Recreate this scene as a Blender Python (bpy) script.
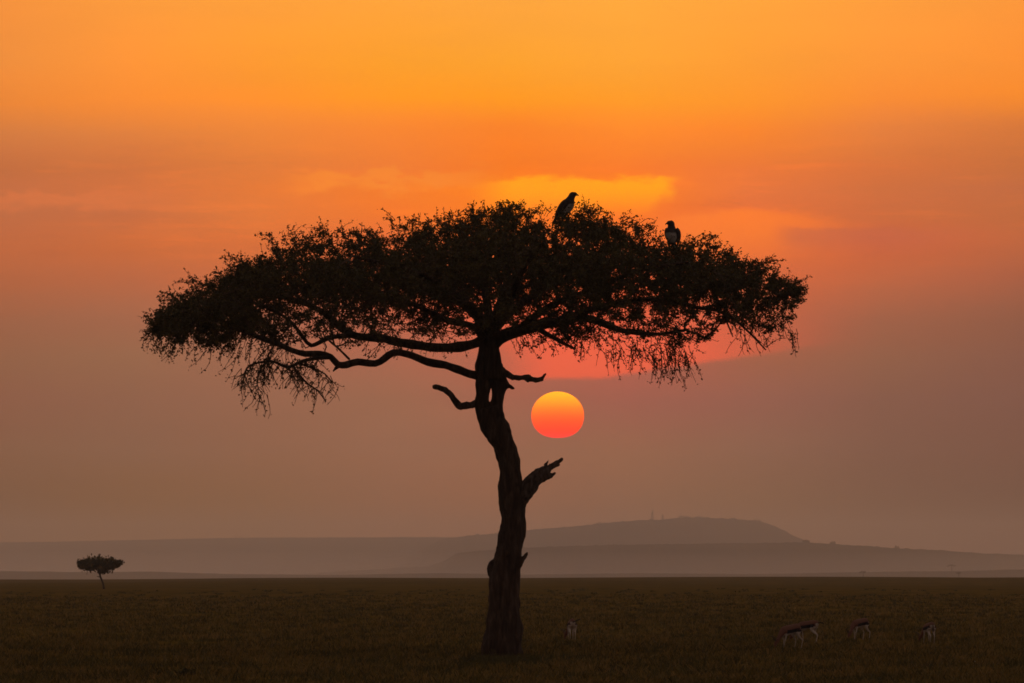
import bpy, bmesh, math, random
import numpy as np
from mathutils import Vector, noise as mnoise

BUILD_ALL = True
FEAT = 1.0
random.seed(7)
rng = np.random.default_rng(11)
for o in list(bpy.data.objects):
    bpy.data.objects.remove(o, do_unlink=True)
S = bpy.context.scene
COL = S.collection

# ------------------------------------------------------------------ camera
F = 5714.0            # focal length in pixels (telephoto)
HOR = 572.0           # image row of eye level
CAMH = 2.18
cam = bpy.data.objects.new('camera', bpy.data.cameras.new('camera'))
COL.objects.link(cam)
cam.location = (0, 0, CAMH)
cam.rotation_euler = (math.radians(90), 0, 0)
cam.data.sensor_width = 36
cam.data.lens = F * 36 / 1024
cam.data.shift_y = (HOR - 341.5) / 1024
cam.data.clip_start = 1
cam.data.clip_end = 90000
S.camera = cam
S.view_settings.view_transform = 'Standard'
S.view_settings.look = 'None'
S.view_settings.exposure = 0
S.view_settings.gamma = 1
S.render.engine = 'CYCLES'
S.cycles.use_denoising = True
S.cycles.volume_bounces = 1
S.cycles.max_bounces = 6
S.cycles.filter_width = 1.7


def outward(o):
    bm = bmesh.new(); bm.from_mesh(o.data)
    bmesh.ops.recalc_face_normals(bm, faces=bm.faces)
    bm.to_mesh(o.data); bm.free()


def s2l(c):
    out = []
    for v in c:
        v = v / 255.0
        out.append(v / 12.92 if v <= 0.04045 else ((v + 0.055) / 1.055) ** 2.4)
    return out


# ------------------------------------------------------------------ node helpers
class NT:
    def __init__(self, tree):
        self.t = tree
        self.n = tree.nodes
        self.l = tree.links

    def _in(self, sock, v):
        if v is None:
            return
        if isinstance(v, bpy.types.NodeSocket):
            self.l.new(v, sock)
        else:
            try:
                sock.default_value = v
            except Exception:
                sock.default_value = (*v, 1.0)

    def math(self, op, a, b=None, c=None, clamp=False):
        n = self.n.new('ShaderNodeMath')
        n.operation = op
        n.use_clamp = clamp
        for k, v in enumerate((a, b, c)):
            self._in(n.inputs[k], v)
        return n.outputs[0]

    def step(self, x, lo, hi):
        n = self.n.new('ShaderNodeMapRange')
        n.interpolation_type = 'SMOOTHSTEP'
        for k, v in enumerate((x, lo, hi, 0.0, 1.0)):
            self._in(n.inputs[k], v)
        return n.outputs[0]

    def mix(self, f, a, b, mode='MIX'):
        n = self.n.new('ShaderNodeMix')
        n.data_type = 'RGBA'
        n.blend_type = mode
        n.clamp_factor = True
        self._in(n.inputs[0], f)
        self._in(n.inputs[6], a)
        self._in(n.inputs[7], b)
        return n.outputs[2]

    def vec(self, x, y, z):
        n = self.n.new('ShaderNodeCombineXYZ')
        for k, v in enumerate((x, y, z)):
            self._in(n.inputs[k], v)
        return n.outputs[0]

    def noise(self, vec, scale=1.0, detail=4.0, rough=0.55):
        n = self.n.new('ShaderNodeTexNoise')
        self._in(n.inputs['Vector'], vec)
        n.inputs['Scale'].default_value = scale
        n.inputs['Detail'].default_value = detail
        n.inputs['Roughness'].default_value = rough
        return n.outputs['Fac']

    def ramp(self, f, stops, interp='LINEAR'):
        n = self.n.new('ShaderNodeValToRGB')
        r = n.color_ramp
        r.interpolation = interp
        while len(r.elements) < len(stops):
            r.elements.new(0.5)
        for e, (p, c) in zip(r.elements, sorted(stops)):
            e.position = p
            e.color = (*c[:3], 1)
        self._in(n.inputs[0], f)
        return n.outputs[0]


# ------------------------------------------------------------------ sky
SUN_AZ = math.atan((558 - 512) / F)
SUN_EL = math.atan((HOR - 414) / F)
ROWS = [0, 60, 100, 130, 165, 190, 215, 245, 280, 320, 360, 400, 450, 500, 570]
COLS = [0, 130, 260, 390, 510, 630, 750, 880, 1020]
SKY = [
 [(245,146,62),(240,143,62),(238,136,58),(215,125,66),(198,112,66),(196,110,68),(192,108,68),(192,105,65),(178,101,66),(158,99,71),(147,98,72),(141,94,72),(135,94,71),(128,92,70),(125,90,68)],
 [(252,155,62),(255,150,58),(250,142,55),(228,130,64),(210,116,64),(212,115,65),(200,110,66),(203,108,62),(185,104,68),(163,103,75),(151,102,75),(144,98,75),(138,97,74),(132,94,70),(130,92,70)],
 [(255,160,60),(255,155,52),(255,146,50),(240,135,58),(228,125,60),(228,122,58),(225,120,60),(215,112,60),(200,108,68),(170,104,78),(158,103,78),(150,101,77),(143,99,75),(135,96,72),(132,94,72)],
 [(255,164,60),(255,160,48),(255,152,42),(248,135,52),(242,126,55),(245,125,48),(240,120,50),(230,110,60),(215,105,65),(190,100,72),(168,103,78),(155,103,78),(148,102,78),(140,98,75),(136,96,74)],
 [(255,166,62),(255,163,50),(255,152,40),(250,132,45),(250,125,42),(252,130,38),(252,125,42),(245,115,52),(238,108,58),(225,100,68),(180,100,76),(162,100,78),(150,102,78),(142,98,75),(138,96,74)],
 [(255,168,62),(255,164,55),(255,155,45),(255,140,48),(250,125,48),(250,125,42),(250,120,46),(248,112,55),(240,104,60),(220,98,68),(180,98,78),(160,97,79),(149,101,77),(138,98,76),(135,95,74)],
 [(255,164,62),(255,158,55),(255,150,48),(250,135,50),(238,122,58),(232,118,62),(228,112,60),(226,110,60),(212,104,64),(190,99,69),(163,98,74),(150,96,78),(141,98,77),(133,96,74),(130,94,72)],
 [(255,158,62),(255,152,58),(248,140,55),(230,128,62),(218,116,62),(208,112,64),(205,108,64),(205,102,62),(190,102,67),(161,98,72),(146,96,73),(136,92,74),(130,91,73),(126,91,72),(124,90,71)],
 [(250,150,60),(252,146,55),(245,138,50),(215,120,60),(202,112,62),(195,108,66),(193,106,64),(190,102,64),(170,96,68),(146,92,70),(136,90,72),(130,88,72),(125,87,70),(122,88,70),(120,88,70)],
]
SKY_LIN = [[s2l(c) for c in col] for col in SKY]
#COMP_BEGIN
SKY_USE = [[[1.0418, 0.3156, 0.0429], [0.993, 0.3021, 0.0416], [0.9853, 0.2686, 0.0317], [0.7789, 0.2224, 0.0487], [0.6422, 0.1675, 0.0459], [0.6348, 0.1624, 0.0505], [0.6116, 0.1572, 0.0516], [0.6311, 0.1467, 0.0427], [0.527, 0.1302, 0.0427], [0.3886, 0.123, 0.0537], [0.3225, 0.1193, 0.0549], [0.2936, 0.1003, 0.0513], [0.2549, 0.0972, 0.0434], [0.176, 0.0563, 0.0083], [0.1708, 0.0546, 0.008]], [[1.1102, 0.3644, 0.0425], [1.1653, 0.342, 0.0341], [1.1243, 0.3007, 0.027], [0.9009, 0.2456, 0.0443], [0.743, 0.1837, 0.0431], [0.7871, 0.1854, 0.045], [0.6689, 0.1623, 0.0473], [0.7293, 0.1591, 0.0357], [0.5792, 0.1421, 0.049], [0.4287, 0.1409, 0.0658], [0.3556, 0.1392, 0.0649], [0.3164, 0.1209, 0.063], [0.2853, 0.1154, 0.0562], [0.2423, 0.079, 0.0066], [0.235, 0.0766, 0.0064]], [[1.1451, 0.393, 0.0397], [1.1519, 0.3671, 0.0239], [1.1942, 0.3253, 0.0187], [1.0152, 0.2686, 0.0336], [0.9155, 0.2245, 0.036], [0.9317, 0.2137, 0.0306], [0.9189, 0.2096, 0.0348], [0.8295, 0.1739, 0.0323], [0.717, 0.1612, 0.0498], [0.4765, 0.1456, 0.0755], [0.4061, 0.143, 0.073], [0.3669, 0.1365, 0.0703], [0.3373, 0.128, 0.0593], [0.2923, 0.1022, 0.0236], [0.2835, 0.0991, 0.0229]], [[1.145, 0.4162, 0.0399], [1.1599, 0.3979, 0.0172], [1.1744, 0.357, 0.008], [1.1119, 0.2683, 0.023], [1.0572, 0.2296, 0.0286], [1.1062, 0.2265, 0.0142], [1.0637, 0.2065, 0.0153], [0.9861, 0.1667, 0.0347], [0.8506, 0.1481, 0.0412], [0.6448, 0.1281, 0.0569], [0.4886, 0.1457, 0.0748], [0.408, 0.1497, 0.0745], [0.3916, 0.1506, 0.0745], [0.3845, 0.1281, 0.0474], [0.373, 0.1243, 0.046]], [[1.1473, 0.428, 0.0434], [1.1487, 0.4129, 0.0208], [1.1761, 0.3589, 0.0056], [1.116, 0.2491, 0.0126], [1.1373, 0.2196, 0.0065], [1.1846, 0.2533, 0.001], [1.2118, 0.2311, 0.0033], [1.1451, 0.1882, 0.0191], [1.0917, 0.1605, 0.0271], [1.0155, 0.1308, 0.0474], [0.5868, 0.1337, 0.0693], [0.4734, 0.1359, 0.0744], [0.4296, 0.1586, 0.0761], [0.4501, 0.1439, 0.0523], [0.4366, 0.1396, 0.0507]], [[1.1482, 0.4427, 0.0432], [1.1524, 0.4214, 0.0298], [1.1694, 0.3749, 0.0123], [1.1869, 0.2939, 0.0166], [1.1534, 0.2232, 0.0154], [1.1584, 0.2278, 0.0049], [1.1874, 0.2086, 0.0095], [1.1858, 0.1755, 0.0252], [1.1217, 0.1444, 0.032], [0.9571, 0.1221, 0.0458], [0.5906, 0.1255, 0.0763], [0.4575, 0.1217, 0.0785], [0.421, 0.1518, 0.0703], [0.3847, 0.1433, 0.0594], [0.3731, 0.139, 0.0576]], [[1.1471, 0.4168, 0.0422], [1.1515, 0.385, 0.0291], [1.1804, 0.3488, 0.0165], [1.1368, 0.2678, 0.018], [1.0214, 0.2121, 0.0317], [0.9754, 0.1994, 0.0407], [0.9438, 0.1726, 0.0344], [0.9541, 0.1692, 0.032], [0.8253, 0.1453, 0.0402], [0.6527, 0.1267, 0.0494], [0.4448, 0.1237, 0.0612], [0.3722, 0.1161, 0.0747], [0.3279, 0.1277, 0.07], [0.2795, 0.1087, 0.0397], [0.2711, 0.1054, 0.0385]], [[1.1496, 0.3835, 0.0424], [1.1576, 0.3524, 0.0346], [1.1128, 0.2936, 0.0269], [0.9275, 0.2382, 0.0409], [0.8174, 0.1845, 0.0389], [0.7381, 0.1718, 0.0431], [0.7212, 0.158, 0.0427], [0.7355, 0.1336, 0.0369], [0.6314, 0.1369, 0.0458], [0.4106, 0.1214, 0.0581], [0.3254, 0.1149, 0.0591], [0.2627, 0.0966, 0.0599], [0.2225, 0.0849, 0.0518], [0.1677, 0.0578, 0.0257], [0.1627, 0.0561, 0.0249]], [[1.0897, 0.3378, 0.0384], [1.1233, 0.317, 0.0288], [1.0636, 0.2802, 0.0183], [0.7783, 0.1987, 0.0361], [0.6767, 0.1701, 0.0391], [0.6257, 0.1545, 0.0474], [0.6201, 0.1492, 0.0407], [0.6132, 0.1356, 0.0407], [0.4653, 0.1128, 0.0481], [0.3107, 0.0987, 0.0515], [0.258, 0.0889, 0.055], [0.2196, 0.0785, 0.0541], [0.1784, 0.0607, 0.0385], [0.1032, 0.0279, 0.0132], [0.1001, 0.027, 0.0128]]]
#COMP_END
SKY_GAIN = 2.0
HAZE_D = 7.5e-5
world = bpy.data.worlds.new('World')
S.world = world
world.use_nodes = True
W = NT(world.node_tree)
W.n.clear()
tc = W.n.new('ShaderNodeTexCoord')
sep = W.n.new('ShaderNodeSeparateXYZ')
W.l.new(tc.outputs['Generated'], sep.inputs[0])
dx, dy, dz = sep.outputs
dys = W.math('MAXIMUM', dy, 0.02)
# sky bearings: U grows to the right of the sunset, V falls with height above the horizon
U = W.math('MULTIPLY_ADD', W.math('DIVIDE', dx, dys), F, 512.0)
V = W.math('MULTIPLY_ADD', W.math('DIVIDE', dz, dys), -F, HOR)
streak = W.noise(W.vec(W.math('MULTIPLY', U, 0.0035), W.math('MULTIPLY', V, 0.022), 3.1), 1.0, 5, 0.6)
st = W.math('SUBTRACT', streak, 0.5)
billow = W.noise(W.vec(W.math('MULTIPLY', U, 0.03), W.math('MULTIPLY', V, 0.07), 1.0), 1.0, 5, 0.6)
bl = W.math('SUBTRACT', billow, 0.5)
Vw = W.math('MULTIPLY_ADD', st, 34.0 * FEAT, V)
Vw = W.math('MULTIPLY_ADD', bl, 5.0 * FEAT, Vw)
P = W.math('DIVIDE', Vw, 600.0)
cur = None
for ci, cx in enumerate(COLS):
    stops = [(max(0.0, min(1.0, r / 600.0)), [v / SKY_GAIN for v in SKY_USE[ci][k]]) for k, r in enumerate(ROWS)]
    rc = W.ramp(P, stops)
    if cur is None:
        cur = rc
    else:
        n = W.n.new('ShaderNodeMapRange')
        for k, v in enumerate((U, COLS[ci - 1], cx, 0.0, 1.0)):
            W._in(n.inputs[k], v)
        cur = W.mix(n.outputs[0], cur, rc)


def lin(c, g=1.0):
    return [v * g / SKY_GAIN for v in s2l(c)] + [1]


def add(a, b):
    return W.math('ADD', a, b)


def mul(*a):
    r = a[0]
    for b in a[1:]:
        r = W.math('MULTIPLY', r, b)
    return r


# fine torn streaks drifting across the middle of the sky
fs = W.noise(W.vec(W.math('MULTIPLY', U, 0.009), W.math('MULTIPLY', V, 0.085), 7.7), 1.0, 6, 0.65)
m_fs = mul(W.step(fs, 0.52, 0.70), W.step(V, 120, 175), W.math('SUBTRACT', 1.0, W.step(V, 225, 300)))
cur = W.mix(mul(m_fs, 0.35, FEAT), cur, W.mix(1.0, cur, (1.30, 1.24, 0.9, 1), 'MULTIPLY'))
m_fd = mul(W.step(fs, 0.30, 0.45), 1.0)
m_fd = mul(W.math('SUBTRACT', 1.0, m_fd), W.step(V, 110, 165), W.math('SUBTRACT', 1.0, W.step(V, 240, 320)))
cur = W.mix(mul(m_fd, 0.30, FEAT), cur, W.mix(1.0, cur, (0.84, 0.82, 1.0, 1), 'MULTIPLY'))
# red cloud base over the sun: sharp lower rim climbing to the right
rim = W.math('MULTIPLY_ADD', W.math('MAXIMUM', W.math('SUBTRACT', U, 600), 0.0), -0.15, 378)
rim = W.math('MULTIPLY_ADD', bl, 5.0, rim)
m_red = mul(W.step(W.math('SUBTRACT', rim, V), -4.0, 4.0), W.step(V, 295, 355),
            W.step(U, 480, 560), W.math('SUBTRACT', 1.0, W.step(U, 640, 860)))
cur = W.mix(mul(m_red, 0.85, FEAT), cur, lin((255, 92, 55), 1.25))
# golden cloud tops
top = W.math('MULTIPLY_ADD', bl, 26.0, V)
redge = add(U, W.math('MULTIPLY_ADD', bl, 60.0, mul(W.math('SUBTRACT', V, 180), 0.7)))
m_gold = mul(W.step(top, 174, 183), W.math('SUBTRACT', 1.0, W.step(V, 184, 222)),
             W.math('SUBTRACT', 1.0, W.step(redge, 664, 690)), W.step(U, 462, 520))
cur = W.mix(mul(m_gold, FEAT), cur, lin((255, 152, 0), 1.35))
# paler wedge of cloud to the right of it
wt = W.math('MULTIPLY_ADD', W.math('ABSOLUTE', W.math('SUBTRACT', U, 752)), 0.11, 207)
m_wed = mul(W.step(W.math('SUBTRACT', top, wt), -4, 5), W.math('SUBTRACT', 1.0, W.step(V, 222, 275)),
            W.step(U, 640, 690), W.math('SUBTRACT', 1.0, W.step(add(U, mul(bl, 60)), 745, 880)))
cur = W.mix(mul(m_wed, 1.0, FEAT), cur, lin((255, 122, 38), 1.2))
# faint bright wisps left of the crown
m_w1 = mul(W.step(W.math('MULTIPLY_ADD', bl, 75.0, V), 168, 176), W.math('SUBTRACT', 1.0, W.step(W.math('MULTIPLY_ADD', bl, 75.0, V), 178, 200)),
           W.step(U, 270, 330), W.math('SUBTRACT', 1.0, W.step(U, 420, 520)))
cur = W.mix(mul(m_w1, 0.8, FEAT), cur, lin((255, 138, 40), 1.15))
m_w2 = mul(W.step(W.math('MULTIPLY_ADD', bl, 44.0, V), 190, 196), W.math('SUBTRACT', 1.0, W.step(W.math('MULTIPLY_ADD', bl, 44.0, V), 199, 214)),
           W.math('SUBTRACT', 1.0, W.step(U, 80, 240)))
cur = W.mix(mul(m_w2, 0.42, FEAT), cur, lin((232, 120, 62), 1.15))
# dim band of the same cloud far right
m_dk = mul(W.step(W.math('MULTIPLY_ADD', bl, 12.0, V), 224, 232), W.math('SUBTRACT', 1.0, W.step(V, 236, 262)),
           W.step(U, 765, 800), W.math('SUBTRACT', 1.0, W.step(U, 880, 1000)))
cur = W.mix(mul(m_dk, 0.5, FEAT), cur, lin((200, 98, 68), 1.1))
cur = W.mix(1.0, cur, W.vec(*[W.math('MULTIPLY_ADD', st, 0.18 * FEAT, 1.0)] * 3), 'MULTIPLY')
gain = W.n.new('ShaderNodeVectorMath')
gain.operation = 'SCALE'
W.l.new(cur, gain.inputs[0])
gain.inputs['Scale'].default_value = SKY_GAIN
cur = gain.outputs[0]
# the sunset glow fades round the compass and towards the zenith into dull dusk
nish = W.n.new('ShaderNodeTexSky')
nish.sky_type = 'NISHITA'
nish.sun_disc = False
nish.sun_elevation = SUN_EL
nish.sun_rotation = SUN_AZ
nish.air_density = 2.0
nish.dust_density = 4.0
dusk = W.mix(W.step(dz, 0.0, 0.9), (0.285, 0.205, 0.175, 1), (0.21, 0.185, 0.18, 1))
nsc = W.n.new('ShaderNodeVectorMath'); nsc.operation = 'SCALE'
W.l.new(nish.outputs[0], nsc.inputs[0]); nsc.inputs['Scale'].default_value = 0.01
dusk = W.mix(1.0, dusk, nsc.outputs[0], 'ADD')
glow = mul(W.step(dy, 0.70, 0.985), W.math('SUBTRACT', 1.0, W.step(dz, 0.108, 0.34)))
cur = W.mix(glow, dusk, cur)
cur = W.mix(W.step(dz, -0.10, -0.004), (0.03, 0.02, 0.012, 1), cur)
bg = W.n.new('ShaderNodeBackground')
W.l.new(cur, bg.inputs[0])
bg.inputs[1].default_value = 1.0
wo = W.n.new('ShaderNodeOutputWorld')
W.l.new(bg.outputs[0], wo.inputs[0])
world.cycles.sampling_method = 'MANUAL'
world.cycles.sample_map_resolution = 2048

# ------------------------------------------------------------------ sun lamp
sl = bpy.data.objects.new('sun_light', bpy.data.lights.new('sun_light', 'SUN'))
COL.objects.link(sl)
sl.data.energy = 0.12
sl.data.angle = math.radians(0.5)
sl.data.color = (1.0, 0.42, 0.12)
d = Vector((math.sin(SUN_AZ) * math.cos(SUN_EL), math.cos(SUN_AZ) * math.cos(SUN_EL), math.sin(SUN_EL)))
sl.rotation_euler = d.to_track_quat('Z', 'Y').to_euler()


# ------------------------------------------------------------------ object helpers
def meta(o, label=None, cat=None, group=None, kind=None):
    if label: o['label'] = label
    if cat: o['category'] = cat
    if group: o['group'] = group
    if kind: o['kind'] = kind
    return o


def link_mesh(name, verts, faces, mat, parent=None, smooth=True):
    me = bpy.data.meshes.new(name)
    me.from_pydata([tuple(v) for v in verts], [], [tuple(f) for f in faces])
    me.update()
    if smooth:
        me.polygons.foreach_set('use_smooth', [True] * len(me.polygons))
    if mat: me.materials.append(mat)
    o = bpy.data.objects.new(name, me)
    COL.objects.link(o)
    if parent: o.parent = parent
    return o


def empty(name, loc):
    o = bpy.data.objects.new(name, None)
    o.location = loc
    o.empty_display_size = 0.3
    COL.objects.link(o)
    return o


def px(x, y, D):
    """pixel bearing -> world point at distance D (metres north of the camera)"""
    return np.array([(x - 512) * D / F, D, CAMH + (HOR - y) * D / F])


class Geo:
    def __init__(self):
        self.v = []
        self.f = []

    def tube(self, pts, rad, sides=8, caps=True, flat=1.0, jit=0.0, seed=0):
        pts = np.asarray(pts, float)
        n = len(pts)
        tan = np.gradient(pts, axis=0)
        tan /= np.linalg.norm(tan, axis=1)[:, None] + 1e-9
        up = np.array([0.0, 1.0, 0.0])
        if abs(tan[0] @ up) > 0.9: up = np.array([1.0, 0, 0])
        base = len(self.v)
        a = np.linspace(0, 2 * math.pi, sides, endpoint=False)
        for i in range(n):
            s = np.cross(tan[i], up); s /= np.linalg.norm(s) + 1e-9
            u = np.cross(s, tan[i]); up = u
            r = rad[i]
            for k in range(sides):
                rr = r
                if jit:
                    q = mnoise.noise(Vector((math.cos(a[k]) * 1.3 + seed, math.sin(a[k]) * 1.3, i * 0.35)))
                    rr = r * (1 + jit * q)
                self.v.append(pts[i] + s * rr * math.cos(a[k]) + u * rr * flat * math.sin(a[k]))
        for i in range(n - 1):
            for k in range(sides):
                k2 = (k + 1) % sides
                self.f.append((base + i * sides + k, base + i * sides + k2, base + (i + 1) * sides + k2, base + (i + 1) * sides + k))
        if caps:
            self.f.append(tuple(base + k for k in range(sides))[::-1])
            self.f.append(tuple(base + (n - 1) * sides + k for k in range(sides)))

    def ell(self, c, r, rot=None, seg=14, rings=9):
        base = len(self.v)
        c = np.asarray(c, float)
        R = rot if rot is not None else np.eye(3)
        for i in range(rings + 1):
            th = math.pi * i / rings
            for k in range(seg):
                ph = 2 * math.pi * k / seg
                p = np.array([r[0] * math.sin(th) * math.cos(ph), r[1] * math.sin(th) * math.sin(ph), r[2] * math.cos(th)])
                self.v.append(c + R @ p)
        for i in range(rings):
            for k in range(seg):
                k2 = (k + 1) % seg
                self.f.append((base + i * seg + k, base + (i + 1) * seg + k, base + (i + 1) * seg + k2, base + i * seg + k2))

    def box(self, c, h, R=None):
        base = len(self.v)
        R = np.eye(3) if R is None else R
        for sx in (-1, 1):
            for sy in (-1, 1):
                for sz in (-1, 1):
                    self.v.append(np.asarray(c) + R @ np.array([sx * h[0], sy * h[1], sz * h[2]]))
        for q in ((0, 1, 3, 2), (4, 6, 7, 5), (0, 4, 5, 1), (2, 3, 7, 6), (0, 2, 6, 4), (1, 5, 7, 3)):
            self.f.append(tuple(base + k for k in q))

    def build(self, name, mat, parent=None, smooth=True):
        return link_mesh(name, self.v, self.f, mat, parent, smooth)


def fuse(geo, name, mat, parent, voxel, disp=0.0, dscale=3.0, smooth_it=3):
    """weld the overlapping pieces of a body into ONE continuous skin"""
    o = geo.build(name, mat, None)
    m = o.modifiers.new('r', 'REMESH'); m.mode = 'VOXEL'; m.voxel_size = voxel; m.use_smooth_shade = True
    s = o.modifiers.new('s', 'SMOOTH'); s.iterations = smooth_it; s.factor = 0.6
    dg = bpy.context.evaluated_depsgraph_get()
    me = bpy.data.meshes.new_from_object(o.evaluated_get(dg))
    me.name = name
    o.modifiers.clear()
    o.data = me
    if disp:
        co = np.empty(len(me.vertices) * 3); me.vertices.foreach_get('co', co); co = co.reshape(-1, 3)
        no = np.array([v.normal[:] for v in me.vertices])
        d_ = np.array([disp * (mnoise.noise(Vector((p[0] * dscale * 2.2, p[1] * dscale * 2.2, p[2] * dscale * 0.45))) +
                               0.5 * mnoise.noise(Vector((p[0] * dscale * 6, p[1] * dscale * 6, p[2] * dscale * 1.1)))) for p in co])
        co = co + no * d_[:, None]
        me.vertices.foreach_set('co', co.ravel()); me.update()
    me.polygons.foreach_set('use_smooth', [True] * len(me.polygons))
    if not me.materials: me.materials.append(mat)
    if parent: o.parent = parent
    return o


def spline(pts, step):
    """Catmull-Rom through rows of numbers"""
    p = np.asarray(pts, float)
    p = np.vstack([2 * p[0] - p[1], p, 2 * p[-1] - p[-2]])
    out = []
    for i in range(1, len(p) - 2):
        L = np.linalg.norm(p[i + 1][:3] - p[i][:3])
        n = max(2, int(L / step))
        for k in range(n):
            t = k / n
            out.append(0.5 * ((2 * p[i]) + (-p[i - 1] + p[i + 1]) * t + (2 * p[i - 1] - 5 * p[i] + 4 * p[i + 1] - p[i + 2]) * t * t +
                              (-p[i - 1] + 3 * p[i] - 3 * p[i + 1] + p[i + 2]) * t ** 3))
    out.append(p[-2])
    return np.array(out)


# ------------------------------------------------------------------ materials
def new_mat(name):
    m = bpy.data.materials.new(name)
    m.use_nodes = True
    t = NT(m.node_tree)
    b = m.node_tree.nodes['Principled BSDF']
    b.inputs['Roughness'].default_value = 0.85
    b.inputs['Specular IOR Level'].default_value = 0.2
    return m, t, b


def coords(t, kind='Object'):
    n = t.n.new('ShaderNodeTexCoord')
    return n.outputs[kind]


def geo_pos(t):
    return t.n.new('ShaderNodeNewGeometry').outputs['Position']


def vscale(t, v, s):
    n = t.n.new('ShaderNodeVectorMath'); n.operation = 'MULTIPLY'
    t._in(n.inputs[0], v); n.inputs[1].default_value = s
    return n.outputs[0]


def bump(t, b, h, strength, dist):
    n = t.n.new('ShaderNodeBump')
    n.inputs['Strength'].default_value = strength
    n.inputs['Distance'].default_value = dist
    t._in(n.inputs['Height'], h)
    t.l.new(n.outputs[0], b.inputs['Normal'])


# ground
m_ground, t, b = new_mat('savanna_grassland')
P_ = geo_pos(t)
n1 = t.noise(vscale(t, P_, (0.22, 0.09, 0.0)), 1.0, 6, 0.62)
n2 = t.noise(vscale(t, P_, (1.9, 0.6, 0.0)), 1.0, 5, 0.65)
n3 = t.noise(vscale(t, P_, (0.015, 0.006, 0.0)), 1.0, 4, 0.55)
c = t.ramp(n1, [(0.34, (0.048, 0.032, 0.005)), (0.47, (0.118, 0.070, 0.014)), (0.58, (0.172, 0.092, 0.022)), (0.70, (0.088, 0.066, 0.010))])
c = t.mix(t.math('MULTIPLY', t.step(n3, 0.35, 0.7), 0.6), c, (0.085, 0.052, 0.012, 1))
c = t.mix(t.math('MULTIPLY', t.step(n2, 0.45, 0.72), 0.6), c, (0.045, 0.026, 0.008, 1))
t.l.new(c, b.inputs['Base Color'])
b.inputs['Roughness'].default_value = 1.0
b.inputs['Specular IOR Level'].default_value = 0.0
bump(t, b, n2, 0.5, 0.12)

m_hill, t, b = new_mat('wooded_hillside')
c = t.ramp(t.noise(vscale(t, geo_pos(t), (0.004, 0.002, 0.012)), 1.0, 6, 0.6),
           [(0.35, (0.035, 0.03, 0.014)), (0.65, (0.075, 0.055, 0.028))])
t.l.new(c, b.inputs['Base Color'])
b.inputs['Roughness'].default_value = 1.0
b.inputs['Specular IOR Level'].default_value = 0.0

m_bark, t, b = new_mat('acacia_bark')
oc = coords(t)
f1 = t.noise(vscale(t, oc, (9, 9, 1.6)), 1.0, 6, 0.65)
f2 = t.noise(vscale(t, oc, (2, 2, 0.7)), 1.0, 4, 0.6)
c = t.ramp(f1, [(0.30, (0.012, 0.006, 0.004)), (0.52, (0.040, 0.022, 0.014)), (0.74, (0.10, 0.062, 0.044))])
c = t.mix(t.math('MULTIPLY', t.step(f2, 0.45, 0.7), 0.5), c, (0.022, 0.012, 0.008, 1))
t.l.new(c, b.inputs['Base Color'])
bump(t, b, f1, 1.0, 0.09)

m_dead, t, b = new_mat('weathered_dead_wood')
f1 = t.noise(vscale(t, coords(t), (12, 12, 5)), 1.0, 5, 0.6)
t.l.new(t.ramp(f1, [(0.35, (0.02, 0.011, 0.008)), (0.7, (0.11, 0.075, 0.06))]), b.inputs['Base Color'])
bump(t, b, f1, 0.8, 0.05)

m_twig, t, b = new_mat('twig_bark')
b.inputs['Base Color'].default_value = (0.06, 0.036, 0.022, 1)
t.l.new(t.ramp(t.noise(vscale(t, coords(t), (3, 3, 3)), 1.0, 3), [(0.3, (0.035, 0.02, 0.012)), (0.7, (0.09, 0.055, 0.035))]), b.inputs['Base Color'])


def leaf_mat(name, stops, scale):
    m, t, b = new_mat(name)
    f = t.noise(vscale(t, coords(t), (scale,) * 3), 1.0, 3, 0.6)
    f = t.math('MULTIPLY_ADD', t.math('SUBTRACT', t.noise(vscale(t, coords(t), (scale * 9,) * 3), 1.0, 1), 0.5), 0.9, f)
    col = t.ramp(f, stops)
    t.l.new(col, b.inputs['Base Color'])
    b.inputs['Roughness'].default_value = 0.7
    tr = t.n.new('ShaderNodeBsdfTranslucent')
    t.l.new(col, tr.inputs[0])
    mx = t.n.new('ShaderNodeMixShader'); mx.inputs[0].default_value = 0.12
    t.l.new(b.outputs[0], mx.inputs[1]); t.l.new(tr.outputs[0], mx.inputs[2])
    t.l.new(mx.outputs[0], m.node_tree.nodes['Material Output'].inputs[0])
    return m


m_leaf = leaf_mat('acacia_leaf', [(0.30, (0.028, 0.021, 0.006)), (0.5, (0.052, 0.038, 0.009)), (0.72, (0.085, 0.058, 0.014))], 0.8)
m_grass = leaf_mat('dry_grass_blade', [(0.30, (0.045, 0.036, 0.006)), (0.5, (0.128, 0.082, 0.014)), (0.70, (0.23, 0.125, 0.032))], 0.35)
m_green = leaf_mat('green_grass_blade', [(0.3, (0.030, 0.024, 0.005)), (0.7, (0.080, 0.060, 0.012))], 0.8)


# ------------------------------------------------------------------ terrain
def ground_z(x, y):
    x = np.asarray(x, float); y = np.asarray(y, float)
    z = 0.035 * np.sin(x * 0.31 + 0.6 * np.sin(y * 0.05)) * np.sin(y * 0.083 + 1.0) + 0.03 * np.sin(x * 0.11 + y * 0.023 + 2.0)
    far = np.clip((y - 300) / 900, 0, 1)
    z = z * (1 - far) + far * (0.28 * np.sin(x * 0.011 + 0.5) * np.sin(y * 0.0041 + 0.3) + 0.18 * np.sin(x * 0.037 + y * 0.002))
    z = z + far * np.clip(x / 200.0, -1.2, 0.15) * 0.9
    drop = np.clip((y - 2300) / 2500, 0, 1)
    return z - 26 * drop * drop * (3 - 2 * drop)


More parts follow.
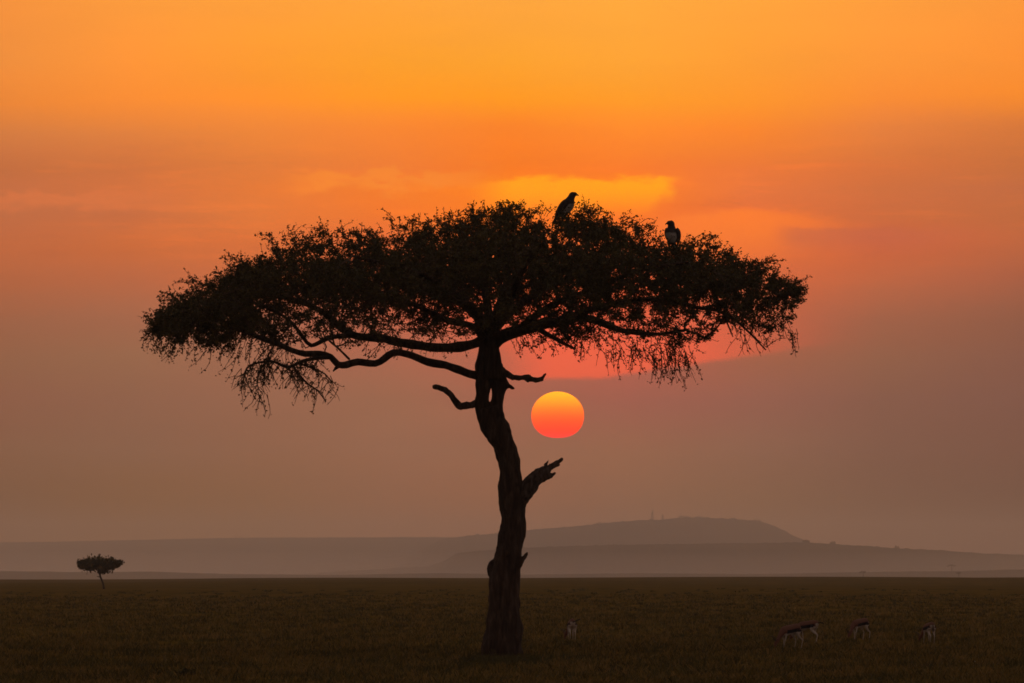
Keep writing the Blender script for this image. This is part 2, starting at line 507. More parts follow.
gy = np.concatenate([np.linspace(-300, 90, 14), np.linspace(96, 330, 120), np.geomspace(335, 2400, 90)[0:], np.linspace(2450, 5200, 30), np.linspace(5600, 30000, 24)])
gu = np.linspace(-1, 1, 161)
gv, gf = [], []
for y in gy:
    half = 60 + abs(y) * 0.30
    xs = np.sign(gu) * (np.abs(gu) ** 1.6) * half
    zs = ground_z(xs, np.full_like(xs, y))
    gv += [(a, y, c_) for a, c_ in zip(xs, zs)]
nu = len(gu)
for j in range(len(gy) - 1):
    for i in range(nu - 1):
        gf.append((j * nu + i, j * nu + i + 1, (j + 1) * nu + i + 1, (j + 1) * nu + i))
o = link_mesh('ground', gv, gf, m_ground)
meta(o, 'dark open grassland plain under the tree', 'ground', kind='structure')


def prof(table, fine, seed):
    xs = np.array([p[0] for p in table], float); ys = np.array([p[1] for p in table], float)

    def f(x):
        y = np.interp(x, xs, ys)
        q = np.array([mnoise.noise(Vector((float(v) * 0.11, seed, 0))) + 0.7 * mnoise.noise(Vector((float(v) * 0.43, seed, 5))) for v in np.atleast_1d(x)])
        return y - np.abs(q) * fine * 1.2 + fine * 0.35
    return f


def hill(name, label, table, Yc, front, back, fine, seed, u_pad=600):
    """ridge line at distance Yc with long front and back slopes"""
    f = prof(table, fine, seed)
    pxs = np.arange(-u_pad, 1024 + u_pad + 1, 2.0)
    rows = np.concatenate([np.linspace(-1, 0, 22), np.linspace(0.08, 1, 10)])
    crest = CAMH + (HOR - f(np.clip(pxs, -u_pad, 1e9))) * Yc / F
    X = (pxs - 512) * Yc / F
    v = []
    for r in rows:
        y = Yc + (r * front if r < 0 else r * back)
        s = (0.5 + 0.5 * math.cos(math.pi * abs(r)))
        for x, c_ in zip(X, crest):
            w = 0.0
            if abs(r) > 0.01:
                w = 0.10 * (c_ + 30) * mnoise.noise(Vector((x * 0.0016, y * 0.0009, seed))) * math.sin(math.pi * abs(r))
            v.append((x, y, -30 + (c_ + 30) * s + w))
    n = len(pxs)
    fcs = [(j * n + i, j * n + i + 1, (j + 1) * n + i + 1, (j + 1) * n + i) for j in range(len(rows) - 1) for i in range(n - 1)]
    o = link_mesh(name, v, fcs, m_hill)
    meta(o, label, 'hill', kind='structure')
    return f


def edge(tab):
    a, b_ = tab[0], tab[-1]
    return [(-600, a[1] + 4)] + tab + [(1700, b_[1] + 6)]


YA0, YA, YB, YC = 21000.0, 18600.0, 12500.0, 9800.0
HA0 = edge([(0, 542.5), (60, 541.5), (130, 540), (240, 538), (330, 537.5), (430, 537), (520, 538), (700, 542), (900, 550), (1024, 556)])
HA = edge([(380, 576), (425, 548), (445, 539), (470, 535.5), (500, 533), (530, 529.5), (560, 527), (590, 524.5), (610, 522.5), (630, 520.5), (650, 519.5), (664, 519.2),
           (676, 517.6), (700, 517.4), (725, 518.6), (745, 520), (757, 521), (770, 526), (785, 534), (800, 541), (820, 548), (900, 556), (1024, 562)])
HB = edge([(0, 574), (300, 574), (430, 566), (448, 559), (456, 553), (475, 551), (520, 547.5), (600, 545), (700, 543.5), (780, 542.5), (805, 542), (830, 543.5),
           (860, 545.5), (900, 548.2), (940, 550), (970, 552.5), (1000, 554), (1024, 554.5)])
HC = edge([(0, 571), (80, 572), (150, 571.5), (230, 574), (330, 575), (440, 573), (520, 574.5), (640, 573), (760, 574), (830, 572.5), (900, 571.5), (960, 571), (1024, 569.5)])
hill('distant_hills', 'long pale ridge low on the horizon at left', HA0, YA0, 4000, 3000, 0.5, 1.0)
fA = hill('table_hill', 'flat topped hill fading in haze at right', HA, YA, 3500, 3000, 1.7, 2.0)
fB = hill('near_ridge', 'lower darker ridge in front of the flat topped hill', HB, YB, 1500, 2500, 1.3, 3.0)
fC = hill('foothills', 'faint low rise just beyond the plain', HC, YC, 2200, 1500, 0.5, 4.0)

# ------------------------------------------------------------------ haze and ground mist (air)
def volume_mat(name, density, color, aniso):
    m = bpy.data.materials.new(name)
    m.use_nodes = True
    m.node_tree.nodes.clear()
    t = NT(m.node_tree)
    v = t.n.new('ShaderNodeVolumePrincipled')
    v.inputs['Density'].default_value = density
    v.inputs['Color'].default_value = (*color, 1)
    v.inputs['Anisotropy'].default_value = aniso
    out = t.n.new('ShaderNodeOutputMaterial')
    t.l.new(v.outputs[0], out.inputs['Volume'])
    return m


g = Geo()
g.box((0, 12400, 92), (9500, 12800, 124))
o = g.build('haze', volume_mat('dusty_air', HAZE_D, (0.95, 0.95, 0.94), 0.55), smooth=False)
outward(o)
meta(o, 'warm dusty haze over the plain and hills', 'haze', kind='stuff')

# morning mist lying in the valley: thick near the ground, thinning upwards (a long wedge)
ys0, ys1, zt = 6500.0, 12300.0, 46.0
g = Geo()
for x in (-7000, 7000):
    g.v += [np.array([x, ys0, -29.0]), np.array([x, ys1, -29.0]), np.array([x, ys1 - 300, zt])]
g.f += [(0, 1, 2), (3, 5, 4), (0, 3, 4, 1), (1, 4, 5, 2), (0, 2, 5, 3)]
o = g.build('mist', volume_mat('valley_mist', 1.5e-4, (0.95, 0.95, 0.94), 0.55), smooth=False)
outward(o)
meta(o, 'pale mist lying at the foot of the hills', 'mist', kind='stuff')

# ------------------------------------------------------------------ the sun's disc
m_sun = bpy.data.materials.new('setting_sun')
m_sun.use_nodes = True
m_sun.node_tree.nodes.clear()
t = NT(m_sun.node_tree)
gz = t.n.new('ShaderNodeSeparateXYZ')
t.l.new(coords(t, 'Generated'), gz.inputs[0])
SUN_G = 3.0
rc = t.ramp(gz.outputs[2], [(0.0, [v / SUN_G for v in (2.0, 0.05, 0.04)]), (0.14, [v / SUN_G for v in (2.3, 0.05, 0.003)]), (0.34, [v / SUN_G for v in (2.4, 0.11, 0.0)]),
                            (0.46, [v / SUN_G for v in (2.4, 0.18, 0.0)]), (0.62, [v / SUN_G for v in (2.4, 0.33, 0.0)]), (0.82, [v / SUN_G for v in (2.4, 0.62, 0.0)]), (1.0, [v / SUN_G for v in (2.3, 0.85, 0.0)])])
em = t.n.new('ShaderNodeEmission')
t.l.new(rc, em.inputs[0]); em.inputs[1].default_value = SUN_G
out = t.n.new('ShaderNodeOutputMaterial'); t.l.new(em.outputs[0], out.inputs[0])
DS = 60000.0
cs = px(557.7, 415.2, DS)
RS = 26.3 * DS / F
g = Geo()
seg, rings = 64, 40
for i in range(rings + 1):
    th = math.pi * i / rings
    for k in range(seg):
        ph = 2 * math.pi * k / seg
        z = math.cos(th)
        z = z * 0.90 if z > 0 else -0.86 * (1 - (1 - (-z)) ** 1.18) * 1.0
        g.v.append(np.array([RS * math.sin(th) * math.cos(ph), RS * math.sin(th) * math.sin(ph), RS * z]))
for i in range(rings):
    for k in range(seg):
        k2 = (k + 1) % seg
        g.f.append((i * seg + k, (i + 1) * seg + k, (i + 1) * seg + k2, i * seg + k2))
o = g.build('sun', m_sun)
o.location = cs
meta(o, 'glowing orange sun disc low in the sky right of the trunk', 'sun', kind='structure')


# ------------------------------------------------------------------ leaves
def leaf_mesh(name, centers, size, mat, parent, r_=None, aspect=2.0):
    r_ = r_ or np.random.default_rng(5)
    n = len(centers)
    a = r_.normal(size=(n, 3)); a /= np.linalg.norm(a, axis=1)[:, None]
    b_ = r_.normal(size=(n, 3)); b_ -= (b_ * a).sum(1)[:, None] * a; b_ /= np.linalg.norm(b_, axis=1)[:, None]
    s = size * r_.uniform(0.6, 1.35, size=(n, 1))
    L, Wd = a * s, b_ * s / aspect
    v = np.empty((n, 4, 3))
    v[:, 0] = centers - L; v[:, 1] = centers + Wd - L * 0.1; v[:, 2] = centers + L; v[:, 3] = centers - Wd + L * 0.15
    me = bpy.data.meshes.new(name)
    me.vertices.add(n * 4); me.vertices.foreach_set('co', v.ravel())
    me.loops.add(n * 4); me.loops.foreach_set('vertex_index', np.arange(n * 4, dtype=np.int32))
    me.polygons.add(n); me.polygons.foreach_set('loop_start', np.arange(0, n * 4, 4, dtype=np.int32))
    me.polygons.foreach_set('loop_total', np.full(n, 4, dtype=np.int32))
    me.materials.append(mat)
    me.update(calc_edges=True); me.validate()
    o = bpy.data.objects.new(name, me); COL.objects.link(o)
    if parent: o.parent = parent
    return o


def grow(skel_pts, skel_rad, targets, alpha=0.25):
    """join target points into a branching tree that starts from the limb skeleton"""
    d0 = np.sqrt(((targets[:, None] - skel_pts[None]) ** 2).sum(2)).min(1)
    order = np.argsort(d0)
    P = np.vstack([skel_pts, np.zeros_like(targets)])
    cost = np.zeros(len(P)); parent = np.full(len(P), -1)
    n = len(skel_pts)
    for t_ in order:
        q = targets[t_]
        dd = np.sqrt(((P[:n] - q) ** 2).sum(1))
        k = int(np.argmin(dd + alpha * cost[:n]))
        P[n] = q; parent[n] = k; cost[n] = cost[k] + dd[k]
        n += 1
    return P, parent, len(skel_pts)


def twig_tubes(geo, P, parent, n0, skel_rad, r_tip, r_max, rr):
    n = len(P)
    acc = np.zeros(n)
    for i in range(n - 1, n0 - 1, -1):
        if acc[i] == 0: acc[i] = 1.0
        if parent[i] >= n0: acc[parent[i]] += acc[i]
    rad = np.minimum(r_tip * acc ** 0.42, r_max)
    for i in range(n0, n):
        p = parent[i]
        a, c_ = P[p], P[i]
        L = np.linalg.norm(c_ - a)
        ra = min(rad[i] * 1.15, (skel_rad[p] if p < n0 else rad[p]))
        m1 = a * 0.67 + c_ * 0.33 + rr.normal(size=3) * L * 0.07
        m2 = a * 0.33 + c_ * 0.67 + rr.normal(size=3) * L * 0.07
        m1[2] -= L * 0.04
        geo.tube([a, m1, m2, c_], [ra, ra * .95, rad[i], rad[i] * 0.85], 5, caps=False)


# ------------------------------------------------------------------ the big acacia
D0 = 150.0


def big_tree():
    base = px(503, 655, D0)
    base[2] = float(ground_z(base[0], base[1]))
    root = empty('acacia_tree', base)
    meta(root, 'large flat topped acacia silhouetted in front of the sunset, with a twisted bare trunk', 'tree')

    def Q(x, y, dep=0.0):
        return px(x, y, D0 + dep) - base
    pxm = D0 / F

    def limb(rows, step=0.12):
        a = np.array([[*Q(r[0], r[1], r[2]), r[3] * pxm] for r in rows])
        s = spline(a, step)
        return s[:, :3], np.maximum(s[:, 3], 0.01)

    # trunk: rows of (left edge, right edge, row)
    edges = [(480, 524, 662), (482, 522.5, 655), (484, 522, 643), (487, 521, 628), (489, 519, 610), (490.5, 518.5, 590), (491.5, 520.5, 574), (492.5, 522, 562),
             (496.5, 523.5, 548), (500.5, 524.5, 530), (500.5, 525.5, 513), (500, 526, 502), (498.5, 524, 490), (499, 521.5, 470), (495.5, 517, 450), (487, 511.5, 435),
             (479.5, 505, 421), (476.5, 502.5, 408)]
    g = Geo()
    rows = [((a + b_) / 2, y, 0.0, (b_ - a) / 2 + 0.4) for a, b_, y in edges]
    p, r = limb(rows)
    g.tube(p, r, 14, jit=0.22, seed=3)
    # two stems that part and close again round a slit
    p, r = limb([(484, 414, 0, 7), (482.3, 404, 0, 7.6), (482.0, 395, 0, 6.7), (483, 386, 0, 8.0), (486, 374, 0, 8.5), (489, 362, 0, 9)])
    g.tube(p, r, 12, jit=0.15, seed=8)
    p, r = limb([(495, 414, 0, 8), (497.2, 404, 0, 6.6), (498.8, 394, 0, 6.6), (500, 386, 0.1, 8.3), (497, 374, 0.1, 8.5), (492, 362, 0, 9)])
    g.tube(p, r, 12, jit=0.15, seed=12)
    p, r = limb([(490.5, 380, 0, 13.5), (490, 370, 0, 13.5), (489, 358, 0, 12), (489.5, 345, 0, 9.5), (491, 334, 0, 9.5), (492, 322, 0, 8)])
    g.tube(p, r, 14, jit=0.2, seed=15)
    # knots, root flare and scars
    p, r = limb([(503, 382, 0, 5), (509, 386, 0, 2.5), (515, 389.5, 0, 0.7)]); g.tube(p, r, 8)
    p, r = limb([(518, 566, -0.2, 4), (523, 559, -0.2, 1.6), (528, 552.5, -0.2, 0.9)]); g.tube(p, r, 7)
    p, r = limb([(493, 575, -0.1, 5), (490, 568, -0.1, 3.2), (491, 560, 0, 2)]); g.tube(p, r, 8)
    p, r = limb([(492, 655, -0.25, 10), (494, 630, -0.25, 7), (496, 600, -0.2, 6), (499, 572, -0.2, 6.5), (505, 545, -0.2, 5)]); g.tube(p, r, 10, jit=0.3, seed=4)
    p, r = limb([(513, 655, -0.25, 9), (511, 630, -0.25, 8), (511, 604, -0.22, 6.5), (514, 580, -0.18, 5), (517, 560, -0.1, 4)]); g.tube(p, r, 10, jit=0.3, seed=6)
    p, r = limb([(505, 560, -0.22, 6), (507, 553, -0.25, 7), (508, 545, -0.22, 5)]); g.tube(p, r, 10)
    fuse(g, 'trunk', m_bark, root, 0.035, disp=0.05, dscale=3.0, smooth_it=2)

    # dead stumps of limbs
    g = Geo()
    p, r = limb([(517, 503, 0, 9), (526, 491, -0.05, 8.5), (533, 481, -0.1, 7.5), (540, 474.5, -0.12, 6.2), (546, 470, -0.12, 4.8), (553, 465.5, -0.1, 3.0), (563, 458.5, -0.1, 0.7)]); g.tube(p, r, 10, jit=0.25, seed=2)
    p, r = limb([(536, 481, -0.1, 5.5), (544, 476.5, -0.15, 4.8), (551, 475.5, -0.15, 3.0), (555.5, 472.5, -0.1, 0.8)]); g.tube(p, r, 8)
    p, r = limb([(545, 466, 0, 2), (548, 461, 0, 1.0), (548.5, 459, 0, 0.5)]); g.tube(p, r, 6)
    p, r = limb([(548, 469, 0, 3), (556, 466, 0, 1.3), (560, 464.5, 0, 0.5)]); g.tube(p, r, 6)
    fuse(g, 'broken_limb', m_dead, root, 0.022, disp=0.03, dscale=5, smooth_it=1)
    g = Geo()
    p, r = limb([(481, 402, 0, 5), (474, 404.5, 0, 3.9), (466, 405.5, -0.1, 3.7), (459.5, 406, -0.2, 3.9), (455, 400, -0.3, 3.3), (449, 393, -0.3, 3.0), (442, 388.5, -0.3, 2.8), (436, 387, -0.3, 2.6), (432.5, 387, -0.3, 2.0)], 0.06); g.tube(p, r, 8, jit=0.3)
    p, r = limb([(460, 405, -0.2, 3), (458, 409, -0.2, 1.2)]); g.tube(p, r, 6)
    fuse(g, 'broken_limb', m_dead, root, 0.022, disp=0.02, dscale=5, smooth_it=1)
    g = Geo()
    p, r = limb([(498, 368, 0, 6), (505, 373, 0, 4), (513, 377, -0.1, 3.0), (520, 378, -0.1, 2.8), (527, 377.5, -0.1, 2.9), (533, 379.5, -0.1, 3.1), (539, 379.5, -0.1, 2.8), (543.5, 379, -0.1, 2.2)], 0.06); g.tube(p, r, 8, jit=0.3)
    p, r = limb([(541, 379, -0.1, 2.2), (543.5, 376, -0.1, 1.5), (546, 373.5, -0.1, 0.7)]); g.tube(p, r, 6)
    p, r = limb([(527, 380, -0.1, 2.4), (528, 382.5, -0.1, 1.0)]); g.tube(p, r, 6)
    fuse(g, 'broken_limb', m_dead, root, 0.022, disp=0.02, dscale=5, smooth_it=1)

    # live limbs (column, row, depth, half width in pixels)
    limbs = [
        [(486, 380, 0, 7), (477, 376, -0.1, 4.6), (462, 371, -0.5, 4.2), (445, 365, -0.9, 4.0), (428, 361.5, -1.2, 4.0), (408, 354.5, -1.6, 3.8), (394, 352.5, -1.8, 3.6), (384, 359, -2.0, 3.4),
         (375, 363.5, -2.1, 3.6), (358, 361.5, -2.3, 3.5), (346, 365, -2.4, 3.6), (338, 364.5, -2.5, 3.4), (331, 357, -2.6, 3.0), (320, 353.5, -2.7, 2.9), (305, 354, -2.8, 2.9), (291, 350, -2.8, 2.9), (278, 344, -2.8, 2.8), (264, 339.5, -2.8, 2.5), (248, 333, -2.8, 2.0), (225, 327, -2.7, 1.5), (195, 326, -2.4, 1.1)],
        [(490, 334, 0, 7), (482, 340, 0.1, 5.4), (468, 345.5, 0.3, 5.0), (445, 348, 0.7, 4.7), (421, 346, 1.0, 4.4), (401, 343, 1.3, 4.2), (381, 338.5, 1.5, 4.0), (364, 337, 1.6, 3.9), (350, 334, 1.7, 3.8), (337, 325, 1.8, 3.6), (324, 313, 1.9, 3.3), (306, 304, 2.0, 2.8), (280, 296, 2.2, 2.2), (250, 290, 2.4, 1.6), (215, 292, 2.5, 1.1)],
        [(352, 335, 1.6, 3), (340, 336, 1.3, 2.4), (327, 338.5, 0.9, 2.3), (311, 345.5, 0.5, 2.0), (303, 337, 0.2, 1.9), (293, 324, -0.2, 1.8), (280, 314, -0.6, 1.6), (262, 306, -1.0, 1.3), (240, 300, -1.3, 1.0)],
        [(331, 357, -2.6, 2.4), (318, 358, -2.9, 2.0), (303, 361, -3.1, 1.8), (288, 367, -3.2, 1.6), (275, 362, -3.3, 1.3), (262, 362, -3.4, 1.1), (247, 368, -3.5, 0.9), (243, 384, -3.5, 0.6)],
        [(292, 364, -3.2, 1.4), (299, 375, -3.2, 1.2), (308, 384, -3.2, 1.0), (318, 391, -3.1, 0.8), (326, 402, -3.1, 0.5)],
        [(266, 361.5, -3.3, 1.1), (259, 372, -3.2, 0.9), (257, 384, -3.2, 0.6), (262, 394, -3.2, 0.4)],
        [(298, 363, -3.1, 1.2), (312, 368, -3.0, 0.9), (325, 374, -3.0, 0.7), (334, 386, -3.0, 0.4)],
        [(349, 359, -2.3, 1.2), (340, 350, -1.6, 1.1), (332, 343, -0.5, 1.1), (326, 337, 0.9, 1.1)],
        [(340, 364, -2.5, 3.2), (335, 369, -2.5, 1.4), (333, 371.5, -2.5, 0.6)],
        [(491, 345, 0, 8), (499, 338, 0, 6.5), (512, 333, 0.1, 6.0), (525, 329, 0.2, 5.6), (538, 325.5, 0.3, 5.2), (560, 322, 0.5, 4.6), (580, 317.5, 0.8, 4.2), (599, 321.5, 1.0, 3.6), (618, 329.5, 1.2, 3.1), (638, 333, 1.4, 2.6), (660, 334, 1.6, 2.0), (685, 330, 1.8, 1.4)],
        [(536, 326, 0.3, 4), (545, 333, -0.2, 2.8), (557, 339.5, -0.6, 2.3), (565, 344, -0.8, 1.9), (574, 348.5, -1.0, 1.2)],
        [(578, 318, 0.8, 4), (588, 311, 0.2, 3.0), (605, 307, -0.5, 2.8), (632, 301, -1.1, 2.5), (660, 299, -1.5, 2.2), (685, 304, -1.8, 2.0), (700, 308, -1.9, 1.8), (724, 312.5, -2.1, 1.5), (742, 325.5, -2.3, 1.2), (766, 350, -2.5, 0.7)],
        [(700, 308, -1.9, 1.4), (716, 305, -1.3, 1.2), (738, 300, -0.8, 1.1), (762, 298, -0.4, 1.0), (785, 300, 0, 0.7)],
        [(723, 312, -2.1, 1.1), (728, 325, -2.1, 0.8), (733, 337, -2.1, 0.5)],
        [(489, 336, 0, 6), (480, 322, 0.4, 4.8), (462, 308, 1.0, 4.0), (436, 296, 1.8, 3.3), (402, 283, 2.7, 2.6), (365, 272, 3.4, 2.0), (325, 266, 4.0, 1.3)],
        [(491, 336, 0, 6), (482, 318, -0.6, 4.6), (462, 298, -1.6, 3.8), (434, 280, -2.6, 3.0), (398, 264, -3.5, 2.2), (352, 256, -4.2, 1.4)],
        [(491, 330, 0, 6), (487, 310, 0.4, 4.6), (479, 285, 0.9, 3.4), (470, 256, 1.2, 2.2), (462, 232, 1.4, 1.2)],
        [(493, 332, 0, 6), (502, 312, -0.8, 4.6), (514, 290, -1.9, 3.6), (528, 265, -3.0, 2.6), (545, 240, -3.8, 1.5)],
        [(493, 330, 0, 6), (506, 316, 0.6, 4.6), (528, 302, 1.6, 3.8), (560, 286, 2.8, 3.0), (600, 270, 3.8, 2.2), (645, 262, 4.4, 1.3)],
        [(520, 330, 0.1, 5), (533, 318, -0.8, 3.8), (560, 303, -1.9, 3.2), (596, 286, -2.8, 2.5), (640, 270, -3.5, 1.9), (690, 262, -3.8, 1.2)],
        [(492, 330, 0, 5), (496, 310, 1.6, 4.0), (504, 285, 3.2, 3.0), (512, 258, 4.6, 1.8)],
        [(485, 340, 0, 5), (470, 330, -1.2, 3.6), (448, 318, -2.6, 3.0), (415, 304, -4.0, 2.2), (375, 296, -5.0, 1.3)],
        [(505, 335, 0, 5), (530, 328, -1.4, 3.4), (566, 316, -2.8, 2.8), (612, 304, -4.0, 2.0), (660, 298, -4.6, 1.2)],
    ]
    skel_p, skel_r = [], []
    for li, L in enumerate(limbs):
        rows = [list(q) for q in L]
        # small crooks so that no limb runs straight
        for k in range(1, len(rows) - 1):
            if li >= 14:
                rows[k][0] += random.uniform(-4, 4); rows[k][1] += random.uniform(-4, 4)
        p, r = limb(rows, 0.14)
        gg = Geo()
        gg.tube(p, r, 9, jit=0.28, seed=li * 3.7)
        gg.build('branch', m_bark, root)
        keep = slice(4, None)
        skel_p.append(p[keep]); skel_r.append(r[keep])
    skel_p = np.vstack(skel_p); skel_r = np.concatenate(skel_r)

    # crown outline: column -> top row, bottom row
    ox = [156, 163, 176, 196, 215, 238, 264, 275, 291, 318, 345, 375, 400, 440, 460, 480, 505, 530, 560, 586, 600, 625, 645, 662, 690, 710, 733, 750, 764, 778, 791, 798]
    ot = [316, 306, 294, 281, 274, 259, 250, 243, 234, 228, 230, 226, 219, 213, 207, 203, 203, 204, 211, 208, 215, 219, 229, 236, 238, 239, 252, 259, 259, 270, 278, 286]
    ob = [334, 338, 343, 349, 350, 346, 342, 344, 344, 346, 348, 350, 350, 348, 344, 338, 334, 336, 345, 344, 344, 350, 356, 358, 354, 340, 326, 330, 334, 332, 322, 292]

    ot = [v + 4 for v in ot]

    def depth_half(x):
        return 6.3 * np.sqrt(np.clip(1 - ((x - 478) / 345.0) ** 2, 0.02, 1)) + 0.3

    # airiness: probability to keep a shoot at (column, row)
    def keep_prob(x, y, T_, B_):
        s = (y - T_) / (B_ - T_)
        k = np.ones_like(x)
        low = np.clip((s - 0.62) / 0.38, 0, 1)
        mid = (x > 300) & (x < 610)
        k = np.where(mid, 1 - 0.62 * low, k * (1 - 0.35 * low))
        k = np.where((x > 600) & (s > 0.7) & (x < 720), 0.62, k)
        k = np.where((x > 700) & (x < 745) & (s > 0.55), 0.45, k)
        k = np.where(x > 738, 0.55, k)
        k = np.where(s < 0.06, 0.55, k)
        return k

    def sample(n, rr):
        out = []
        # foliage pads
        pads = []
        while len(pads) < 330:
            x = rr.uniform(146, 811); t_ = rr.uniform(-1, 1); s = rr.beta(0.9, 1.25)
            if rr.random() > depth_half(x) / 6.6: continue
            pads.append((x, t_, s))
        pads = np.array(pads)
        while len(out) < n:
            if rr.random() < 0.62:
                q = pads[rr.integers(len(pads))]
                x = q[0] + rr.normal() * 15; t_ = q[1] + rr.normal() * 0.10; s = q[2] + rr.normal() * 0.055
            else:
                x = rr.uniform(156, 798); t_ = rr.uniform(-1, 1); s = rr.uniform(0, 1)
                if rr.random() > depth_half(x) / 6.6: continue
            if not (156 <= x <= 798 and abs(t_) < 1 and 0 <= s <= 1): continue
            T_ = np.interp(x, ox, ot) + 2.5 * mnoise.noise(Vector((x * 0.05, t_ * 2, 0))) * 2; B_ = np.interp(x, ox, ob)
            h = B_ - T_
            T2 = T_ + 0.34 * h * t_ * t_; B2 = B_ - 0.12 * h * t_ * t_
            y = T2 + s * (B2 - T2)
            if rr.random() > float(keep_prob(np.array(x), np.array(y), T_, B_)): continue
            out.append(Q(x, y, t_ * depth_half(x)))
        return np.array(out)

    rr = np.random.default_rng(21)
    N = 4300
    targets = sample(N, rr)
    # fringe that hangs below the crown (start column, row, length, depth)
    P, par, n0 = grow(skel_p, skel_r, targets)
    tg = Geo()
    twig_tubes(tg, P, par, n0, skel_r, 0.0095, 0.06, rr)
    leaves = []

    def shoot(p0, direction, L, nleaf, droop=0.0, r0=0.008, spread=0.035):
        d_ = np.array(direction, float); d_ /= np.linalg.norm(d_)
        pts = [p0]
        k = 4
        for i in range(k):
            d_ = d_ + rr.normal(size=3) * 0.22 + np.array([0, 0, -droop])
            d_ /= np.linalg.norm(d_)
            pts.append(pts[-1] + d_ * L / k)
        pts = np.array(pts)
        tg.tube(pts, np.linspace(r0, r0 * 0.55, k + 1), 4, caps=False)
        tt = rr.uniform(0.12, 1.05, nleaf) * k
        i0 = np.clip(tt.astype(int), 0, k - 1)
        fr = (tt - i0)[:, None]
        c_ = pts[i0] * (1 - fr) + pts[i0 + 1] * fr
        leaves.append(c_ + rr.normal(size=c_.shape) * spread)

    for q in targets:
        out_dir = q - Q(488, 330, 0)
        out_dir = out_dir / (np.linalg.norm(out_dir) + 1e-6)
        px_c = 512 + (q[0] + base[0]) * F / (D0 + q[1]); px_r = HOR - (q[2] + base[2] - CAMH) * F / (D0 + q[1])
        thin = (280 < px_c < 500 and px_r > 296) or (600 < px_c < 740 and px_r > 318)
        for _ in range(3 if thin else rr.integers(3, 6)):
            d_ = out_dir * 0.4 + rr.normal(size=3) * 0.78 + np.array([0, 0, 0.10])
            shoot(q, d_, rr.uniform(0.16, 0.38), rr.integers(6, 13) if thin else rr.integers(11, 20), spread=0.036)
    # wisps standing out of the outline, top and sides
    for _ in range(230):
        x = rr.uniform(160, 795)
        T_ = np.interp(x, ox, ot)
        p0 = Q(x, T_ + 5, rr.uniform(-1.5, 1.5))
        side = (x - 478) / 330
        shoot(p0, (side * 1.0 + rr.normal() * 0.5, rr.normal() * 0.3, 1.0 - 0.5 * abs(side)), rr.uniform(0.15, 0.42), rr.integers(7, 15), spread=0.03)
    # arching wisp clumps seen on the outline
    for (x, y, dx_, n_) in [(272, 240, -0.6, 9), (292, 236, 0.3, 6), (318, 232, 0.1, 7), (345, 232, 0.7, 6), (398, 222, -0.3, 5), (586, 212, 0.6, 9), (594, 214, 0.8, 8), (622, 222, 1.0, 8), (640, 228, 0.9, 7),
                            (766, 264, 0.9, 8), (792, 284, 0.7, 10), (794, 292, 0.5, 10), (158, 318, -0.8, 8), (158, 332, -0.8, 8), (172, 298, -0.9, 8), (196, 284, -0.6, 8), (236, 262, -0.4, 8), (700, 240, 0.6, 8), (566, 212, 0.3, 6)]:
        for _ in range(n_):
            shoot(Q(x + rr.normal() * 4, y + rr.normal() * 2, rr.uniform(-1, 1)), (dx_ + rr.normal() * 0.35, rr.normal() * 0.3, 0.55 if y < 300 else 0.1), rr.uniform(0.22, 0.5), rr.integers(8, 14), droop=0.13, spread=0.028)
    # leafy sprays in front of the perches
    for (x, y, n_) in [(665, 250, 9), (673, 252, 14), (681, 250, 9), (558, 219, 7), (566, 220, 7)]:
        for _ in range(n_):
            shoot(Q(x + rr.normal() * 3, y + rr.uniform(-1, 4), rr.uniform(-1.3, -0.5)), (rr.normal() * 0.7, rr.normal() * 0.3, 0.5), rr.uniform(0.12, 0.26), rr.integers(9, 15), spread=0.03)
    # hanging fringe
    zones = [(158, 240, 342, 18, 14, 55), (240, 300, 340, 45, 14, 40), (600, 640, 346, 24, 8, 30), (640, 695, 352, 32, 9, 60), (735, 770, 332, 22, 6, 16),
             (772, 797, 326, 20, 10, 14), (360, 480, 347, 14, 7, 26), (510, 600, 340, 16, 9, 50), (146, 160, 336, 12, 8, 8)]
    for x0, x1, y0, ln, nl, cnt in zones:
        for _ in range(cnt):
            x = rr.uniform(x0, x1)
            L = ln * rr.uniform(0.4, 1.25) * D0 / F
            side = -1 if x < 480 else 1
            p0 = Q(x, y0 + rr.uniform(-8, 6), rr.uniform(-2.6, 2.6))
            shoot(p0, (side * rr.uniform(0, 0.7) + rr.normal() * 0.3, rr.normal() * 0.3, -1), L, int(nl * rr.uniform(0.5, 1.4)), droop=0.12, r0=0.0085, spread=0.03)
    # the drooping bough at lower left with its lacy hanging twigs
    bough = np.vstack([limb(limbs[3], 0.10)[0][3:], limb(limbs[4], 0.10)[0][1:-4], limb(limbs[5], 0.14)[0], limb(limbs[6], 0.14)[0]])
    for q in bough:
        for _ in range(4):
            L = rr.uniform(0.2, 0.68)
            p1 = q + rr.normal(size=3) * 0.06
            shoot(p1, (rr.normal() * 0.8 - 0.1, rr.normal() * 0.5, -0.75), L, rr.integers(2, 8), droop=0.14, r0=0.010, spread=0.032)
    # twigs at far left tip and the bare twig under it
    for (a, b_) in [((150, 332), (136, 348)), ((207, 352), (203, 378)), ((766, 348), (778, 330)), ((795, 340), (802, 354)), ((640, 352), (622, 364)), ((672, 355), (682, 388)), ((620, 350), (617, 378)), ((676, 350), (668, 384))]:
        A, Bq = Q(*a), Q(*b_)
        for _ in range(2):
            shoot(A + rr.normal(size=3) * 0.05, Bq - A, np.linalg.norm(Bq - A), 8, r0=0.010, spread=0.03)
    tg.build('twigs', m_twig, root, smooth=False)
    lv = np.vstack(leaves)
    print('big tree leaves', len(lv), 'twig verts', len(tg.v))
    leaf_mesh('crown', lv, 0.0355, m_leaf, root, rr, 1.7)
    return root


